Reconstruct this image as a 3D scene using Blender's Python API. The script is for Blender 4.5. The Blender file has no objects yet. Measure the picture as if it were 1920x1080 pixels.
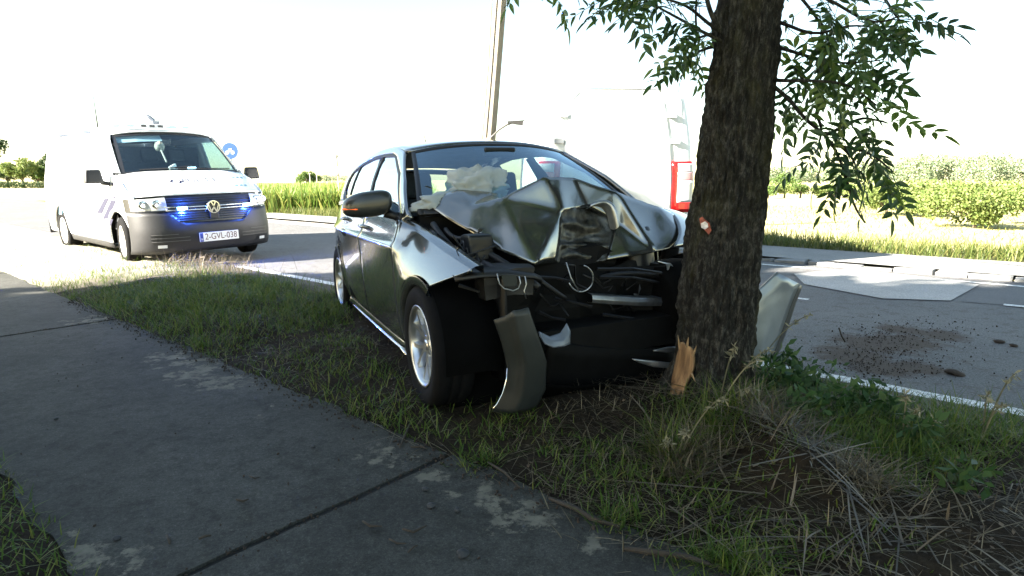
import bpy, bmesh, math, random
import numpy as np
from mathutils import Vector, Matrix, Euler, noise as mnoise

random.seed(7)
RNG = np.random.default_rng(11)
SC = bpy.context.scene
COL = SC.collection
PI = math.pi

# ------------------------------------------------------------------ camera, world, sun, exposure
CAM_H, CAM_PITCH, CAM_F = 1.17, 0.1725, 1165.0
cd = bpy.data.cameras.new("camera")
cd.sensor_width = 36.0
cd.lens = 36.0 * CAM_F / 1920.0
cd.clip_start = 0.05
cd.clip_end = 3000.0
cam = bpy.data.objects.new("camera", cd)
COL.objects.link(cam)
cam.location = (0, 0, CAM_H)
cam.rotation_euler = (PI / 2 - CAM_PITCH, 0, 0)
SC.camera = cam

SUN_EL = math.radians(27.0)
SUN_XY = Vector((-0.912, -0.411)).normalized()          # horizontal direction towards the sun
world = bpy.data.worlds.new("World")
SC.world = world
world.use_nodes = True
wn = world.node_tree.nodes
wl = world.node_tree.links
wn.clear()
w_out = wn.new("ShaderNodeOutputWorld")
w_bg = wn.new("ShaderNodeBackground")
w_sky = wn.new("ShaderNodeTexSky")
w_sky.sky_type = 'NISHITA'
w_sky.sun_disc = False
w_sky.sun_elevation = SUN_EL
w_sky.sun_rotation = math.atan2(SUN_XY.x, SUN_XY.y) % (2 * PI)
w_sky.air_density = 1.0
w_sky.dust_density = 0.6
w_sky.ozone_density = 1.0
w_bg.inputs["Strength"].default_value = 0.05
w_mix = wn.new("ShaderNodeMix")
w_mix.data_type = 'RGBA'
w_mix.blend_type = 'MULTIPLY'
w_mix.inputs[0].default_value = 1.0
w_mix.inputs[7].default_value = (1.10, 1.02, 0.86, 1)          # hazy summer sky, whiter than the clear-air model
wl.new(w_sky.outputs[0], w_mix.inputs[6])
wl.new(w_mix.outputs[2], w_bg.inputs[0])
wl.new(w_bg.outputs[0], w_out.inputs[0])

sd = bpy.data.lights.new("sun", 'SUN')
sd.energy = 5.0
sd.angle = math.radians(0.53)
sd.color = (1.0, 0.93, 0.80)
sun = bpy.data.objects.new("sun", sd)
COL.objects.link(sun)
ld = Vector((-SUN_XY.x * math.cos(SUN_EL), -SUN_XY.y * math.cos(SUN_EL), -math.sin(SUN_EL)))
sun.rotation_euler = ld.to_track_quat('-Z', 'Y').to_euler()
sun.location = (-20, -10, 30)

SC.view_settings.view_transform = 'Standard'
SC.view_settings.look = 'None'
SC.view_settings.gamma = 1.0
SC.view_settings.use_curve_mapping = False
SC.view_settings.exposure = 3.2
SC.cycles.max_bounces = 8
SC.cycles.transparent_max_bounces = 12
SC.cycles.use_denoising = True

# ------------------------------------------------------------------ measuring helpers
CP, SP = math.cos(CAM_PITCH), math.sin(CAM_PITCH)
def ray(px, py):
    a, b = (px - 960) / CAM_F, -(py - 540) / CAM_F
    return Vector((a, CP + b * SP, -SP + b * CP))
def at_y(px, py, Y):
    r = ray(px, py)
    return Vector((0, 0, CAM_H)) + r * (Y / r.y)
def at_z(px, py, z=0.0):
    r = ray(px, py)
    return Vector((0, 0, CAM_H)) + r * ((z - CAM_H) / r.z)
U = Vector((0.7593, -0.6508, 0))      # along the road, towards the camera's right
N = Vector((0.6508, 0.7593, 0))       # across the road, away from the camera
def un(u, n, z=0.0):
    return Vector((U.x * u + N.x * n, U.y * u + N.y * n, z))

# ------------------------------------------------------------------ materials
def new_mat(name):
    m = bpy.data.materials.new(name)
    m.use_nodes = True
    nt = m.node_tree
    b = nt.nodes["Principled BSDF"]
    return m, nt, b
def link(nt, a, b):
    nt.links.new(a, b)
def noise_tex(nt, scale, detail=6, rough=0.6, coord='Object', stretch=None):
    tc = nt.nodes.new("ShaderNodeTexCoord")
    src = tc.outputs[coord]
    if coord == 'World':
        pass
    if stretch:
        mp = nt.nodes.new("ShaderNodeMapping")
        mp.inputs["Scale"].default_value = stretch
        link(nt, src, mp.inputs[0])
        src = mp.outputs[0]
    n = nt.nodes.new("ShaderNodeTexNoise")
    n.inputs["Scale"].default_value = scale
    n.inputs["Detail"].default_value = detail
    n.inputs["Roughness"].default_value = rough
    link(nt, src, n.inputs["Vector"])
    return n.outputs["Fac"]
def ramp(nt, fac, stops):
    r = nt.nodes.new("ShaderNodeValToRGB")
    els = r.color_ramp.elements
    while len(els) < len(stops):
        els.new(0.5)
    for e, (p, c) in zip(els, stops):
        e.position = p
        e.color = (c[0], c[1], c[2], 1)
    link(nt, fac, r.inputs[0])
    return r.outputs[0]
def mixc(nt, fac, a, b):
    m = nt.nodes.new("ShaderNodeMix")
    m.data_type = 'RGBA'
    for s, v in ((m.inputs[0], fac), (m.inputs[6], a), (m.inputs[7], b)):
        if hasattr(v, "links"):
            link(nt, v, s)
        elif isinstance(v, (int, float)):
            s.default_value = v
        else:
            s.default_value = (v[0], v[1], v[2], 1)
    return m.outputs[2]
def mth(nt, op, a, b=None, c=None, clamp=False):
    m = nt.nodes.new("ShaderNodeMath")
    m.operation = op
    m.use_clamp = clamp
    for s, v in zip(m.inputs, (a, b, c)):
        if v is None:
            continue
        if hasattr(v, "links"):
            link(nt, v, s)
        else:
            s.default_value = v
    return m.outputs[0]
def bump(nt, b, height, strength=0.3, dist=0.02):
    n = nt.nodes.new("ShaderNodeBump")
    n.inputs["Strength"].default_value = strength
    n.inputs["Distance"].default_value = dist
    link(nt, height, n.inputs["Height"])
    link(nt, n.outputs[0], b.inputs["Normal"])
def simple(name, col, rough=0.6, metal=0.0, coat=0.0, var=0.12, scale=8.0, bmp=0.0, bscale=60.0, spec=None):
    m, nt, b = new_mat(name)
    f = noise_tex(nt, scale)
    lo = [c * (1 - var) for c in col]
    hi = [min(1, c * (1 + var)) for c in col]
    link(nt, ramp(nt, f, [(0.3, lo), (0.7, hi)]), b.inputs["Base Color"])
    b.inputs["Roughness"].default_value = rough
    b.inputs["Metallic"].default_value = metal
    b.inputs["Coat Weight"].default_value = coat
    b.inputs["Coat Roughness"].default_value = 0.03
    if spec is not None:
        b.inputs["Specular IOR Level"].default_value = spec
    if bmp:
        bump(nt, b, noise_tex(nt, bscale, 8, 0.7), bmp, 0.01)
    return m
def glass_mat(name, tint, refl=0.06, alpha_col=(0.75, 0.85, 0.85)):
    m, nt, b = new_mat(name)
    nt.nodes.remove(b)
    out = [n for n in nt.nodes if n.type == 'OUTPUT_MATERIAL'][0]
    tr = nt.nodes.new("ShaderNodeBsdfTransparent")
    tr.inputs[0].default_value = (*alpha_col, 1)
    gl = nt.nodes.new("ShaderNodeBsdfGlossy")
    gl.inputs["Roughness"].default_value = 0.02
    gl.inputs[0].default_value = (*tint, 1)
    fr = nt.nodes.new("ShaderNodeLayerWeight")
    fr.inputs[0].default_value = 0.5
    f2 = mth(nt, 'ADD', mth(nt, 'MULTIPLY', mth(nt, 'POWER', fr.outputs["Facing"], 4.0), 0.8), refl, clamp=True)
    mx = nt.nodes.new("ShaderNodeMixShader")
    link(nt, f2, mx.inputs[0])
    link(nt, tr.outputs[0], mx.inputs[1])
    link(nt, gl.outputs[0], mx.inputs[2])
    link(nt, mx.outputs[0], out.inputs[0])
    return m
def emit_mat(name, col, strength):
    m, nt, b = new_mat(name)
    b.inputs["Base Color"].default_value = (*col, 1)
    b.inputs["Emission Color"].default_value = (*col, 1)
    b.inputs["Emission Strength"].default_value = strength
    b.inputs["Roughness"].default_value = 0.2
    return m
def foliage_mat(name, c0, c1, c2, trans=0.35, rough=0.5):
    """colour by the per-leaf random attribute 'rnd'"""
    m, nt, b = new_mat(name)
    out = [n for n in nt.nodes if n.type == 'OUTPUT_MATERIAL'][0]
    a = nt.nodes.new("ShaderNodeAttribute")
    a.attribute_name = "rnd"
    oi = nt.nodes.new("ShaderNodeObjectInfo")
    v = mth(nt, 'FRACT', mth(nt, 'ADD', a.outputs["Fac"], oi.outputs["Random"]))
    col = ramp(nt, v, [(0.0, c0), (0.55, c1), (1.0, c2)])
    link(nt, col, b.inputs["Base Color"])
    b.inputs["Roughness"].default_value = rough
    b.inputs["Specular IOR Level"].default_value = 0.3
    tl = nt.nodes.new("ShaderNodeBsdfTranslucent")
    link(nt, col, tl.inputs[0])
    mx = nt.nodes.new("ShaderNodeMixShader")
    mx.inputs[0].default_value = trans
    link(nt, b.outputs[0], mx.inputs[1])
    link(nt, tl.outputs[0], mx.inputs[2])
    link(nt, mx.outputs[0], out.inputs[0])
    return m

# ------------------------------------------------------------------ object helpers
def tag(o, label=None, cat=None, group=None, kind=None):
    if label: o["label"] = label
    if cat: o["category"] = cat
    if group: o["group"] = group
    if kind: o["kind"] = kind
    return o
def empty(name, loc=(0, 0, 0), rot=(0, 0, 0)):
    o = bpy.data.objects.new(name, None)
    COL.objects.link(o)
    o.location = loc
    o.rotation_euler = rot
    o.empty_display_size = 0.2
    return o
def link_mesh(name, me, m=None, parent=None, smooth=True):
    if m is not None:
        if isinstance(m, (list, tuple)):
            for k in m: me.materials.append(k)
        else:
            me.materials.append(m)
    if smooth:
        me.polygons.foreach_set("use_smooth", [True] * len(me.polygons))
    o = bpy.data.objects.new(name, me)
    COL.objects.link(o)
    if parent is not None:
        o.parent = parent
    return o
def obj(name, V, F, m=None, parent=None, smooth=True):
    me = bpy.data.meshes.new(name)
    me.from_pydata([tuple(v) for v in V], [], [tuple(f) for f in F])
    me.validate()
    me.update()
    return link_mesh(name, me, m, parent, smooth)
def mesh_np(name, V, F, m=None, parent=None, smooth=False, rnd=None):
    V = np.asarray(V, dtype=np.float32)
    F = np.asarray(F, dtype=np.int32)
    k = F.shape[1]
    me = bpy.data.meshes.new(name)
    me.vertices.add(len(V))
    me.vertices.foreach_set("co", V.ravel())
    me.loops.add(F.size)
    me.loops.foreach_set("vertex_index", F.ravel())
    me.polygons.add(len(F))
    me.polygons.foreach_set("loop_start", np.arange(0, F.size, k, dtype=np.int32))
    me.polygons.foreach_set("loop_total", np.full(len(F), k, dtype=np.int32))
    me.update(calc_edges=True)
    if rnd is not None:
        at = me.attributes.new("rnd", 'FLOAT', 'POINT')
        at.data.foreach_set("value", np.asarray(rnd, dtype=np.float32))
    return link_mesh(name, me, m, parent, smooth)
def mod_solid(o, t, off=-1):
    s = o.modifiers.new("thick", 'SOLIDIFY')
    s.thickness = t
    s.offset = off
    return o
def mod_bevel(o, w, seg=2, ang=30):
    b = o.modifiers.new("bevel", 'BEVEL')
    b.width = w
    b.segments = seg
    b.limit_method = 'ANGLE'
    b.angle_limit = math.radians(ang)
    return o
def mod_split(o, ang=35):
    e = o.modifiers.new("edges", 'EDGE_SPLIT')
    e.split_angle = math.radians(ang)
    return o
def mod_sub(o, lv=1, simple_=False):
    s = o.modifiers.new("sub", 'SUBSURF')
    if simple_: s.subdivision_type = 'SIMPLE'
    s.levels = lv
    s.render_levels = lv
    return o
class MB:
    """collects simple solids into one mesh"""
    def __init__(s): s.V = []; s.F = []
    def add(s, V, F):
        n = len(s.V)
        s.V += [Vector(v) for v in V]
        s.F += [tuple(i + n for i in f) for f in F]
        return s
    def box(s, c, d, rot=None):
        R = Euler(rot).to_matrix() if rot else Matrix.Identity(3)
        c = Vector(c)
        V = [c + R @ Vector((sx * d[0] / 2, sy * d[1] / 2, sz * d[2] / 2)) for sx in (-1, 1) for sy in (-1, 1) for sz in (-1, 1)]
        return s.add(V, [(0, 1, 3, 2), (4, 6, 7, 5), (0, 4, 5, 1), (2, 3, 7, 6), (0, 2, 6, 4), (1, 5, 7, 3)])
    def tube(s, pts, rad, seg=8, cap=True):
        pts = [Vector(p) for p in pts]
        if isinstance(rad, (int, float)): rad = [rad] * len(pts)
        rings = []
        up = Vector((0.31, 0.17, 0.93)).normalized()
        V = []
        for i, p in enumerate(pts):
            a = pts[max(0, i - 1)]; b = pts[min(len(pts) - 1, i + 1)]
            t = (b - a)
            t = t.normalized() if t.length > 1e-9 else Vector((0, 0, 1))
            x = up.cross(t)
            if x.length < 0.1: x = Vector((1, 0, 0)).cross(t)
            x.normalize()
            y = t.cross(x)
            for k in range(seg):
                an = 2 * PI * k / seg
                V.append(p + (x * math.cos(an) + y * math.sin(an)) * rad[i])
        F = []
        for i in range(len(pts) - 1):
            for k in range(seg):
                F.append((i * seg + k, i * seg + (k + 1) % seg, (i + 1) * seg + (k + 1) % seg, (i + 1) * seg + k))
        if cap:
            F.append(tuple(range(seg))[::-1])
            F.append(tuple((len(pts) - 1) * seg + k for k in range(seg)))
        return s.add(V, F)
    def lathe(s, prof, seg=32, axis='y', c=(0, 0, 0), closed=False):
        """profile of (radius, offset along the axis)"""
        c = Vector(c)
        V = []
        for r, h in prof:
            for k in range(seg):
                an = 2 * PI * k / seg
                a, b = r * math.cos(an), r * math.sin(an)
                V.append(c + (Vector((a, h, b)) if axis == 'y' else Vector((a, b, h)) if axis == 'z' else Vector((h, a, b))))
        F = []
        n = len(prof)
        for i in range(n if closed else n - 1):
            j = (i + 1) % n
            for k in range(seg):
                F.append((i * seg + k, i * seg + (k + 1) % seg, j * seg + (k + 1) % seg, j * seg + k))
        return s.add(V, F)
    def grid(s, rows):
        n = len(rows[0])
        V = [p for r in rows for p in r]
        F = [(i * n + j, i * n + j + 1, (i + 1) * n + j + 1, (i + 1) * n + j) for i in range(len(rows) - 1) for j in range(n - 1)]
        return s.add(V, F)
    def build(s, name, m=None, parent=None, smooth=False, weld=0.0):
        o = obj(name, s.V, s.F, m, parent, smooth)
        bm = bmesh.new()
        bm.from_mesh(o.data)
        if weld:
            bmesh.ops.remove_doubles(bm, verts=bm.verts, dist=weld)
        bmesh.ops.recalc_face_normals(bm, faces=bm.faces)
        bm.to_mesh(o.data)
        bm.free()
        return o
def dup(o, name=None, parent=None):
    c = o.copy()
    if name: c.name = name
    COL.objects.link(c)
    if parent is not None: c.parent = parent
    return c
def lerp(a, b, t): return a + (b - a) * t
def interp(xs, ys, x): return float(np.interp(x, xs, ys))
def text_geo(body, size):
    cu = bpy.data.curves.new("lettering", 'FONT')
    cu.body = body
    cu.size = size
    cu.align_x = 'CENTER'
    cu.align_y = 'CENTER'
    t = bpy.data.objects.new("lettering", cu)
    COL.objects.link(t)
    bpy.context.view_layer.update()
    me = bpy.data.meshes.new_from_object(t.evaluated_get(bpy.context.evaluated_depsgraph_get()))
    V = [v.co.copy() for v in me.vertices]
    F = [tuple(p.vertices) for p in me.polygons]
    bpy.data.objects.remove(t)
    bpy.data.meshes.remove(me)
    return V, F

# foliage / grass generators ------------------------------------------------
def leaf_cloud(pts, size, aspect=0.55, droop=0.0):
    """rhombic leaf-sized faces at the points: returns V, F, rnd"""
    n = len(pts)
    a = RNG.normal(size=(n, 3)); a[:, 2] -= droop
    a /= np.linalg.norm(a, axis=1)[:, None]
    b = RNG.normal(size=(n, 3))
    b -= a * np.sum(a * b, 1)[:, None]
    b /= np.linalg.norm(b, axis=1)[:, None]
    c = np.cross(a, b)
    s = (size * RNG.uniform(0.6, 1.3, n))[:, None]
    V = np.empty((n, 4, 3))
    V[:, 0] = pts
    V[:, 1] = pts + a * s * 0.5 + b * s * aspect * 0.5 + c * s * 0.08
    V[:, 2] = pts + a * s
    V[:, 3] = pts + a * s * 0.5 - b * s * aspect * 0.5 + c * s * 0.08
    F = np.arange(n * 4).reshape(n, 4)
    return V.reshape(-1, 3), F, np.repeat(RNG.uniform(0, 1, n), 4)
def clump_points(centers, radii, n, shell=0.5):
    centers = np.asarray(centers, float); radii = np.asarray(radii, float)
    if radii.ndim == 1: radii = np.repeat(radii[:, None], 3, 1)
    w = radii.prod(1) ** (2 / 3); w /= w.sum()
    k = RNG.choice(len(centers), n, p=w)
    d = RNG.normal(size=(n, 3)); d /= np.linalg.norm(d, axis=1)[:, None]
    r = RNG.uniform(shell ** 3, 1, n) ** (1 / 3)
    return centers[k] + d * r[:, None] * radii[k]
def blades(P, h, w, lean=0.35, curl=0.4, dirs=None):
    """grass blades of two segments: quad strip of 4 verts + tip, as 2 quads (tip degenerate-free)"""
    n = len(P)
    an = RNG.uniform(0, 2 * PI, n) if dirs is None else dirs
    L = np.abs(RNG.normal(lean, lean * 0.5, n))
    dx, dy = np.cos(an), np.sin(an)
    h = h * RNG.uniform(0.55, 1.25, n) if np.isscalar(h) else h
    sx, sy = -dy, dx
    w2 = (w * RNG.uniform(0.7, 1.3, n)) / 2
    V = np.empty((n, 6, 3))
    cu = RNG.uniform(0, curl, n)
    for i, (t, ww) in enumerate(((0, 1.0), (0.55, 0.8), (1.0, 0.12))):
        out = h * (L * t + cu * t * t * 1.0)
        up = h * (t * np.maximum(0.1, 1 - 0.35 * L) - 0.35 * cu * t * t)
        cx = P[:, 0] + dx * out; cy = P[:, 1] + dy * out; cz = P[:, 2] + up
        V[:, 2 * i] = np.stack([cx + sx * w2 * ww, cy + sy * w2 * ww, cz], 1)
        V[:, 2 * i + 1] = np.stack([cx - sx * w2 * ww, cy - sy * w2 * ww, cz], 1)
    base = (np.arange(n) * 6)[:, None]
    F = np.concatenate([base + np.array([[0, 1, 3, 2]]), base + np.array([[2, 3, 5, 4]])], 0)
    return V.reshape(-1, 3), F, np.repeat(RNG.uniform(0, 1, n), 6)

# ================================================================== THE SETTING
def wpos(nt):
    g = nt.nodes.new("ShaderNodeNewGeometry")
    return g.outputs["Position"]
def wnoise(nt, scale, detail=6, rough=0.6, stretch=None, rotz=0.0):
    mp = nt.nodes.new("ShaderNodeMapping")
    if stretch: mp.inputs["Scale"].default_value = stretch
    mp.inputs["Rotation"].default_value = (0, 0, rotz)
    link(nt, wpos(nt), mp.inputs[0])
    n = nt.nodes.new("ShaderNodeTexNoise")
    n.inputs["Scale"].default_value = scale
    n.inputs["Detail"].default_value = detail
    n.inputs["Roughness"].default_value = rough
    link(nt, mp.outputs[0], n.inputs["Vector"])
    return n.outputs["Fac"]
def near_blobs(nt, blobs):
    """mask: 1 at the blob centres (world x, y, radius), falling to 0 at the radius"""
    out = None
    for x, y, r in blobs:
        d = nt.nodes.new("ShaderNodeVectorMath")
        d.operation = 'DISTANCE'
        link(nt, wpos(nt), d.inputs[0])
        d.inputs[1].default_value = (x, y, 0.02)
        v = mth(nt, 'SUBTRACT', 1.0, mth(nt, 'DIVIDE', d.outputs["Value"], r), clamp=True)
        out = v if out is None else mth(nt, 'MAXIMUM', out, v)
    return out
ROADROT = -math.atan2(U.y, U.x)

def asphalt(name, lo, hi, speck=0.5, stain=None):
    m, nt, b = new_mat(name)
    big = wnoise(nt, 0.9, 5, 0.6)
    fine = mth(nt, 'ADD', mth(nt, 'MULTIPLY', wnoise(nt, 240, 3, 0.8), 0.5), mth(nt, 'MULTIPLY', wnoise(nt, 75, 3, 0.8), 0.5))
    c = ramp(nt, big, [(0.3, lo), (0.7, hi)])
    sp = ramp(nt, fine, [(0.38, (0.25, 0.25, 0.25)), (0.5, (0.95, 0.95, 0.95)), (0.60, (2.3, 2.3, 2.3))])
    mm = nt.nodes.new("ShaderNodeMix"); mm.data_type = 'RGBA'; mm.blend_type = 'MULTIPLY'
    mm.inputs[0].default_value = speck
    link(nt, c, mm.inputs[6]); link(nt, sp, mm.inputs[7])
    col = mm.outputs[2]
    if stain:
        k = near_blobs(nt, stain)
        k = mth(nt, 'ADD', k, mth(nt, 'MULTIPLY', mth(nt, 'SUBTRACT', wnoise(nt, 9, 6, 0.75), 0.5), 1.8))
        k = ramp(nt, k, [(0.02, (0, 0, 0)), (0.42, (1, 1, 1))])
        col = mixc(nt, mth(nt, 'MULTIPLY', k, 0.9), col, (0.050, 0.030, 0.018))
    link(nt, col, b.inputs["Base Color"])
    b.inputs["Roughness"].default_value = 0.8
    b.inputs["Specular IOR Level"].default_value = 0.3
    bump(nt, b, fine, 0.5, 0.006)
    return m

def concrete(name):
    m, nt, b = new_mat(name)
    big = wnoise(nt, 1.1, 7, 0.65)
    fine = mth(nt, 'ADD', mth(nt, 'MULTIPLY', wnoise(nt, 190, 4, 0.8), 0.5), mth(nt, 'MULTIPLY', wnoise(nt, 85, 3, 0.85), 0.5))
    mid = wnoise(nt, 14, 6, 0.7)
    c = ramp(nt, big, [(0.25, (0.032, 0.0315, 0.0275)), (0.5, (0.056, 0.055, 0.048)), (0.75, (0.084, 0.082, 0.072))])
    c = mixc(nt, mth(nt, 'MULTIPLY', ramp(nt, mid, [(0.45, (0, 0, 0)), (0.72, (1, 1, 1))]), 0.7), c, (0.018, 0.0175, 0.0135))
    sp = ramp(nt, fine, [(0.36, (0.4, 0.4, 0.4)), (0.5, (1, 1, 1)), (0.60, (1.6, 1.6, 1.6)), (0.66, (3.6, 3.6, 3.5))])
    mm = nt.nodes.new("ShaderNodeMix"); mm.data_type = 'RGBA'; mm.blend_type = 'MULTIPLY'
    mm.inputs[0].default_value = 0.75
    link(nt, c, mm.inputs[6]); link(nt, sp, mm.inputs[7])
    # places where the grey skin has flaked off to pale mortar
    bl = []
    for px, py, r in ((320, 668, .2), (345, 680, .26), (375, 695, .26), (410, 715, .26), (435, 722, .16), (160, 1050, .13), (205, 1062, .14), (725, 850, .15), (765, 868, .13), (905, 925, .13),
                      (960, 968, .15), (1020, 975, .12), (1115, 1022, .08), (165, 600, .26), (135, 1000, .05), (505, 760, .05), (480, 782, .05), (810, 890, .1), (850, 925, .07), (1000, 950, .08)):
        p = at_z(px, py, 0.03)
        bl.append((p.x, p.y, r))
    k = near_blobs(nt, bl)
    k = mth(nt, 'ADD', mth(nt, 'MULTIPLY', mth(nt, 'POWER', k, 0.6), 0.62), mth(nt, 'MULTIPLY', mth(nt, 'SUBTRACT', wnoise(nt, 11, 9, 0.72, (1, 1, 1)), 0.5), 2.6))
    k = mth(nt, 'MULTIPLY', k, mth(nt, 'GREATER_THAN', near_blobs(nt, bl), 0.02))
    k = ramp(nt, k, [(0.40, (0, 0, 0)), (0.60, (1, 1, 1))])
    col = mixc(nt, k, mm.outputs[2], ramp(nt, mid, [(0.3, (0.10, 0.092, 0.072)), (0.7, (0.20, 0.185, 0.145))]))
    link(nt, col, b.inputs["Base Color"])
    b.inputs["Roughness"].default_value = 0.8
    b.inputs["Specular IOR Level"].default_value = 0.16
    bump(nt, b, mth(nt, 'ADD', mth(nt, 'MULTIPLY', fine, 0.6), mth(nt, 'MULTIPLY', k, -0.5)), 0.45, 0.006)
    return m

# ---- ground: one sheet to the horizon
m_ground, nt, b = new_mat("dry_field")
f1 = wnoise(nt, 0.06, 6, 0.6)
f2 = wnoise(nt, 6, 6, 0.8)
c = ramp(nt, f1, [(0.3, (0.36, 0.33, 0.16)), (0.55, (0.46, 0.42, 0.23)), (0.75, (0.33, 0.33, 0.13))])
c2 = ramp(nt, f2, [(0.3, (0.7, 0.7, 0.65)), (0.7, (1.15, 1.15, 1.1))])
mm = nt.nodes.new("ShaderNodeMix"); mm.data_type = 'RGBA'; mm.blend_type = 'MULTIPLY'; mm.inputs[0].default_value = 0.8
link(nt, c, mm.inputs[6]); link(nt, c2, mm.inputs[7])
link(nt, mm.outputs[2], b.inputs["Base Color"])
b.inputs["Roughness"].default_value = 0.95
b.inputs["Specular IOR Level"].default_value = 0.1
bump(nt, b, f2, 0.8, 0.05)
S = 2200
ground = obj("ground", [(-S, -S, -0.03), (S, -S, -0.03), (S, S, -0.03), (-S, S, -0.03)], [(0, 1, 2, 3)], m_ground)
tag(ground, kind="structure")

# ---- road
st = []
for px, py, r in ((1600, 668, .32), (1640, 645, .36), (1700, 640, .30), (1690, 618, .22), (1760, 628, .25), (1650, 690, .25), (1720, 690, .22)):
    p = at_z(px, py)
    st.append((p.x, p.y, r))
m_road = asphalt("road_asphalt", (0.095, 0.095, 0.097), (0.135, 0.134, 0.134), 0.75, st)
def sheet(name, pts, z, m):
    n = len(pts)
    return tag(obj(name, [(p[0], p[1], z) for p in pts], [tuple(range(n))], m), kind="structure")
road = sheet("road", [un(-60, 3.84), un(40, 3.84), un(40, 9.22), un(-60, 9.22)], 0.0, m_road)
m_apron = asphalt("pale_asphalt", (0.26, 0.25, 0.235), (0.34, 0.325, 0.31), 0.4)
sheet("side_road", [(-90, 39), (-33, 39), (-9.6, 22), (-3.0, 21.4), (1.5, 12.0), un(-3, 6), un(-9.0, 3.9), un(-13, 3.0), un(-20, 1.8), un(-45, 1.8)], -0.008, m_apron)

m_line, nt, b = new_mat("worn_line_paint")
k = ramp(nt, wnoise(nt, 45, 8, 0.8), [(0.42, (0, 0, 0)), (0.52, (1, 1, 1))])
link(nt, mixc(nt, k, (0.17, 0.18, 0.2), ramp(nt, wnoise(nt, 6), [(0.3, (0.62, 0.62, 0.60)), (0.7, (0.82, 0.82, 0.80))])), b.inputs["Base Color"])
b.inputs["Roughness"].default_value = 0.6
def strip(name, u0, u1, n0, n1, z, m, wob=0.006, step=0.25):
    rows = []
    k = max(2, int((u1 - u0) / step))
    for i in range(k + 1):
        u = lerp(u0, u1, i / k)
        rows.append([un(u, n0 + RNG.normal(0, wob), z), un(u, n1 + RNG.normal(0, wob), z)])
    return tag(MB().grid(rows).build(name, m), kind="structure")
strip("edge_line", -8.35, 30, 3.90, 4.03, 0.004, m_line)
strip("edge_line", -30, 30, 8.80, 8.90, 0.004, m_line)
strip("centre_line", -0.22, 1.3, 7.36, 7.46, 0.0085, m_line)
strip("centre_line", -4.7, -1.7, 6.45, 6.53, 0.0045, m_line)

m_patch = asphalt("pale_road_patch", (0.30, 0.295, 0.285), (0.42, 0.41, 0.40), 0.45)
pp = [at_z(x, y) for x, y in ((1488, 514), (1600, 506), (1720, 519), (1836, 535), (1782, 565), (1655, 561), (1508, 534))]
road_patch = sheet("road_patch", pp, 0.0085, m_patch)
m_patch2 = asphalt("newer_road_patch", (0.10, 0.10, 0.105), (0.125, 0.125, 0.13), 0.4)
sheet("road_patch", [at_z(x, y) for x, y in ((1838, 537), (1930, 548), (1930, 576), (1800, 566))], 0.004, m_patch2)

# ---- far kerb of single stones, far pavement
m_kerb = simple("kerb_stone", (0.22, 0.22, 0.22), 0.8, var=0.25, scale=3, bmp=0.5)
kerb = empty("kerb", un(0, 9.35, 0))
tag(kerb, kind="structure")
kv = None
u = -14.0
ki = 0
protos = []
for k in range(4):
    mb = MB().box((0, 0, 0), (1, 1, 1))
    for v in mb.V: v += Vector((random.uniform(-.04, .04), random.uniform(-.08, .08), random.uniform(-.12, .12)))
    o = mb.build("kerb_stone", m_kerb)
    mod_bevel(o, 0.05, 2)
    protos.append(o.data)
    bpy.data.objects.remove(o)
ang = math.atan2(U.y, U.x)
while u < 2.2:
    L = random.uniform(0.27, 0.42)
    s = bpy.data.objects.new("kerb_stone", protos[ki % 4])
    COL.objects.link(s)
    s.parent = kerb
    p = U * (u + L / 2) + N * random.uniform(-0.03, 0.03)
    s.location = (p.x, p.y, -0.022 + random.uniform(-0.012, 0.014))
    s.rotation_euler = (random.uniform(-.08, .08), random.uniform(-.06, .06), ang + random.uniform(-.05, .05))
    s.scale = (L, 0.24, 0.12)
    s.modifiers.new("bevel", 'BEVEL').width = 0.05
    u += L + random.uniform(0.015, 0.05)
    ki += 1
m_pave = asphalt("far_pavement_concrete", (0.20, 0.198, 0.19), (0.27, 0.265, 0.255), 0.35)
strip("pavement", -45, 30, 9.48, 11.05, 0.045, m_pave, 0.02)

# ---- cycle path of concrete slabs
m_conc = concrete("path_concrete")
m_joint = simple("joint_dirt", (0.018, 0.017, 0.016), 0.95, var=0.3)
path = empty("path", (0, 0, 0))
tag(path, kind="structure")
def slab(u0, u1, n0=0.42, n1=1.70, z=0.03):
    nu, nn = 60, 16
    rows = []
    for i in range(nu + 1):
        r = []
        for j in range(nn + 1):
            uu = lerp(u0, u1, i / nu); v = lerp(n0, n1, j / nn)
            e = mnoise.noise(Vector((uu * 3.1, v * 3.1, 4.2))) * 0.025 + mnoise.noise(Vector((uu * 11, v * 9, 1.2))) * 0.018 + mnoise.noise(Vector((uu * 37, v * 9, 1.2))) * 0.01
            if j == nn: v += e
            if j == 0: v += e * 1.2
            if i in (0, nu): uu += mnoise.noise(Vector((v * 7, uu, 9.1))) * 0.012 + mnoise.noise(Vector((v * 23, uu, 2.1))) * 0.007
            r.append(un(uu, v, z + mnoise.noise(Vector((uu * .8, v * .8, 0))) * 0.006))
        rows.append(r)
    o = MB().grid(rows).build("slab", m_conc, path, True)
    if sum(p.normal.z for p in o.data.polygons) < 0: o.data.flip_normals()
    mod_solid(o, 0.09, -1)
    mod_split(o, 40)
    return o
ub = [-41.4, -37.5, -33.5, -29.5, -25.6, -21.6, -17.65, -13.7, -9.73, -5.77, -1.80, 2.15, 6.1, 10.0]
for a, b_ in zip(ub[:-1], ub[1:]):
    slab(a + 0.016, b_ - 0.016)
tag(sheet("joint_bed", [un(-42, 0.44), un(10.2, 0.44), un(10.2, 1.68), un(-42, 1.68)], 0.019, m_joint), kind="structure")

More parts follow.
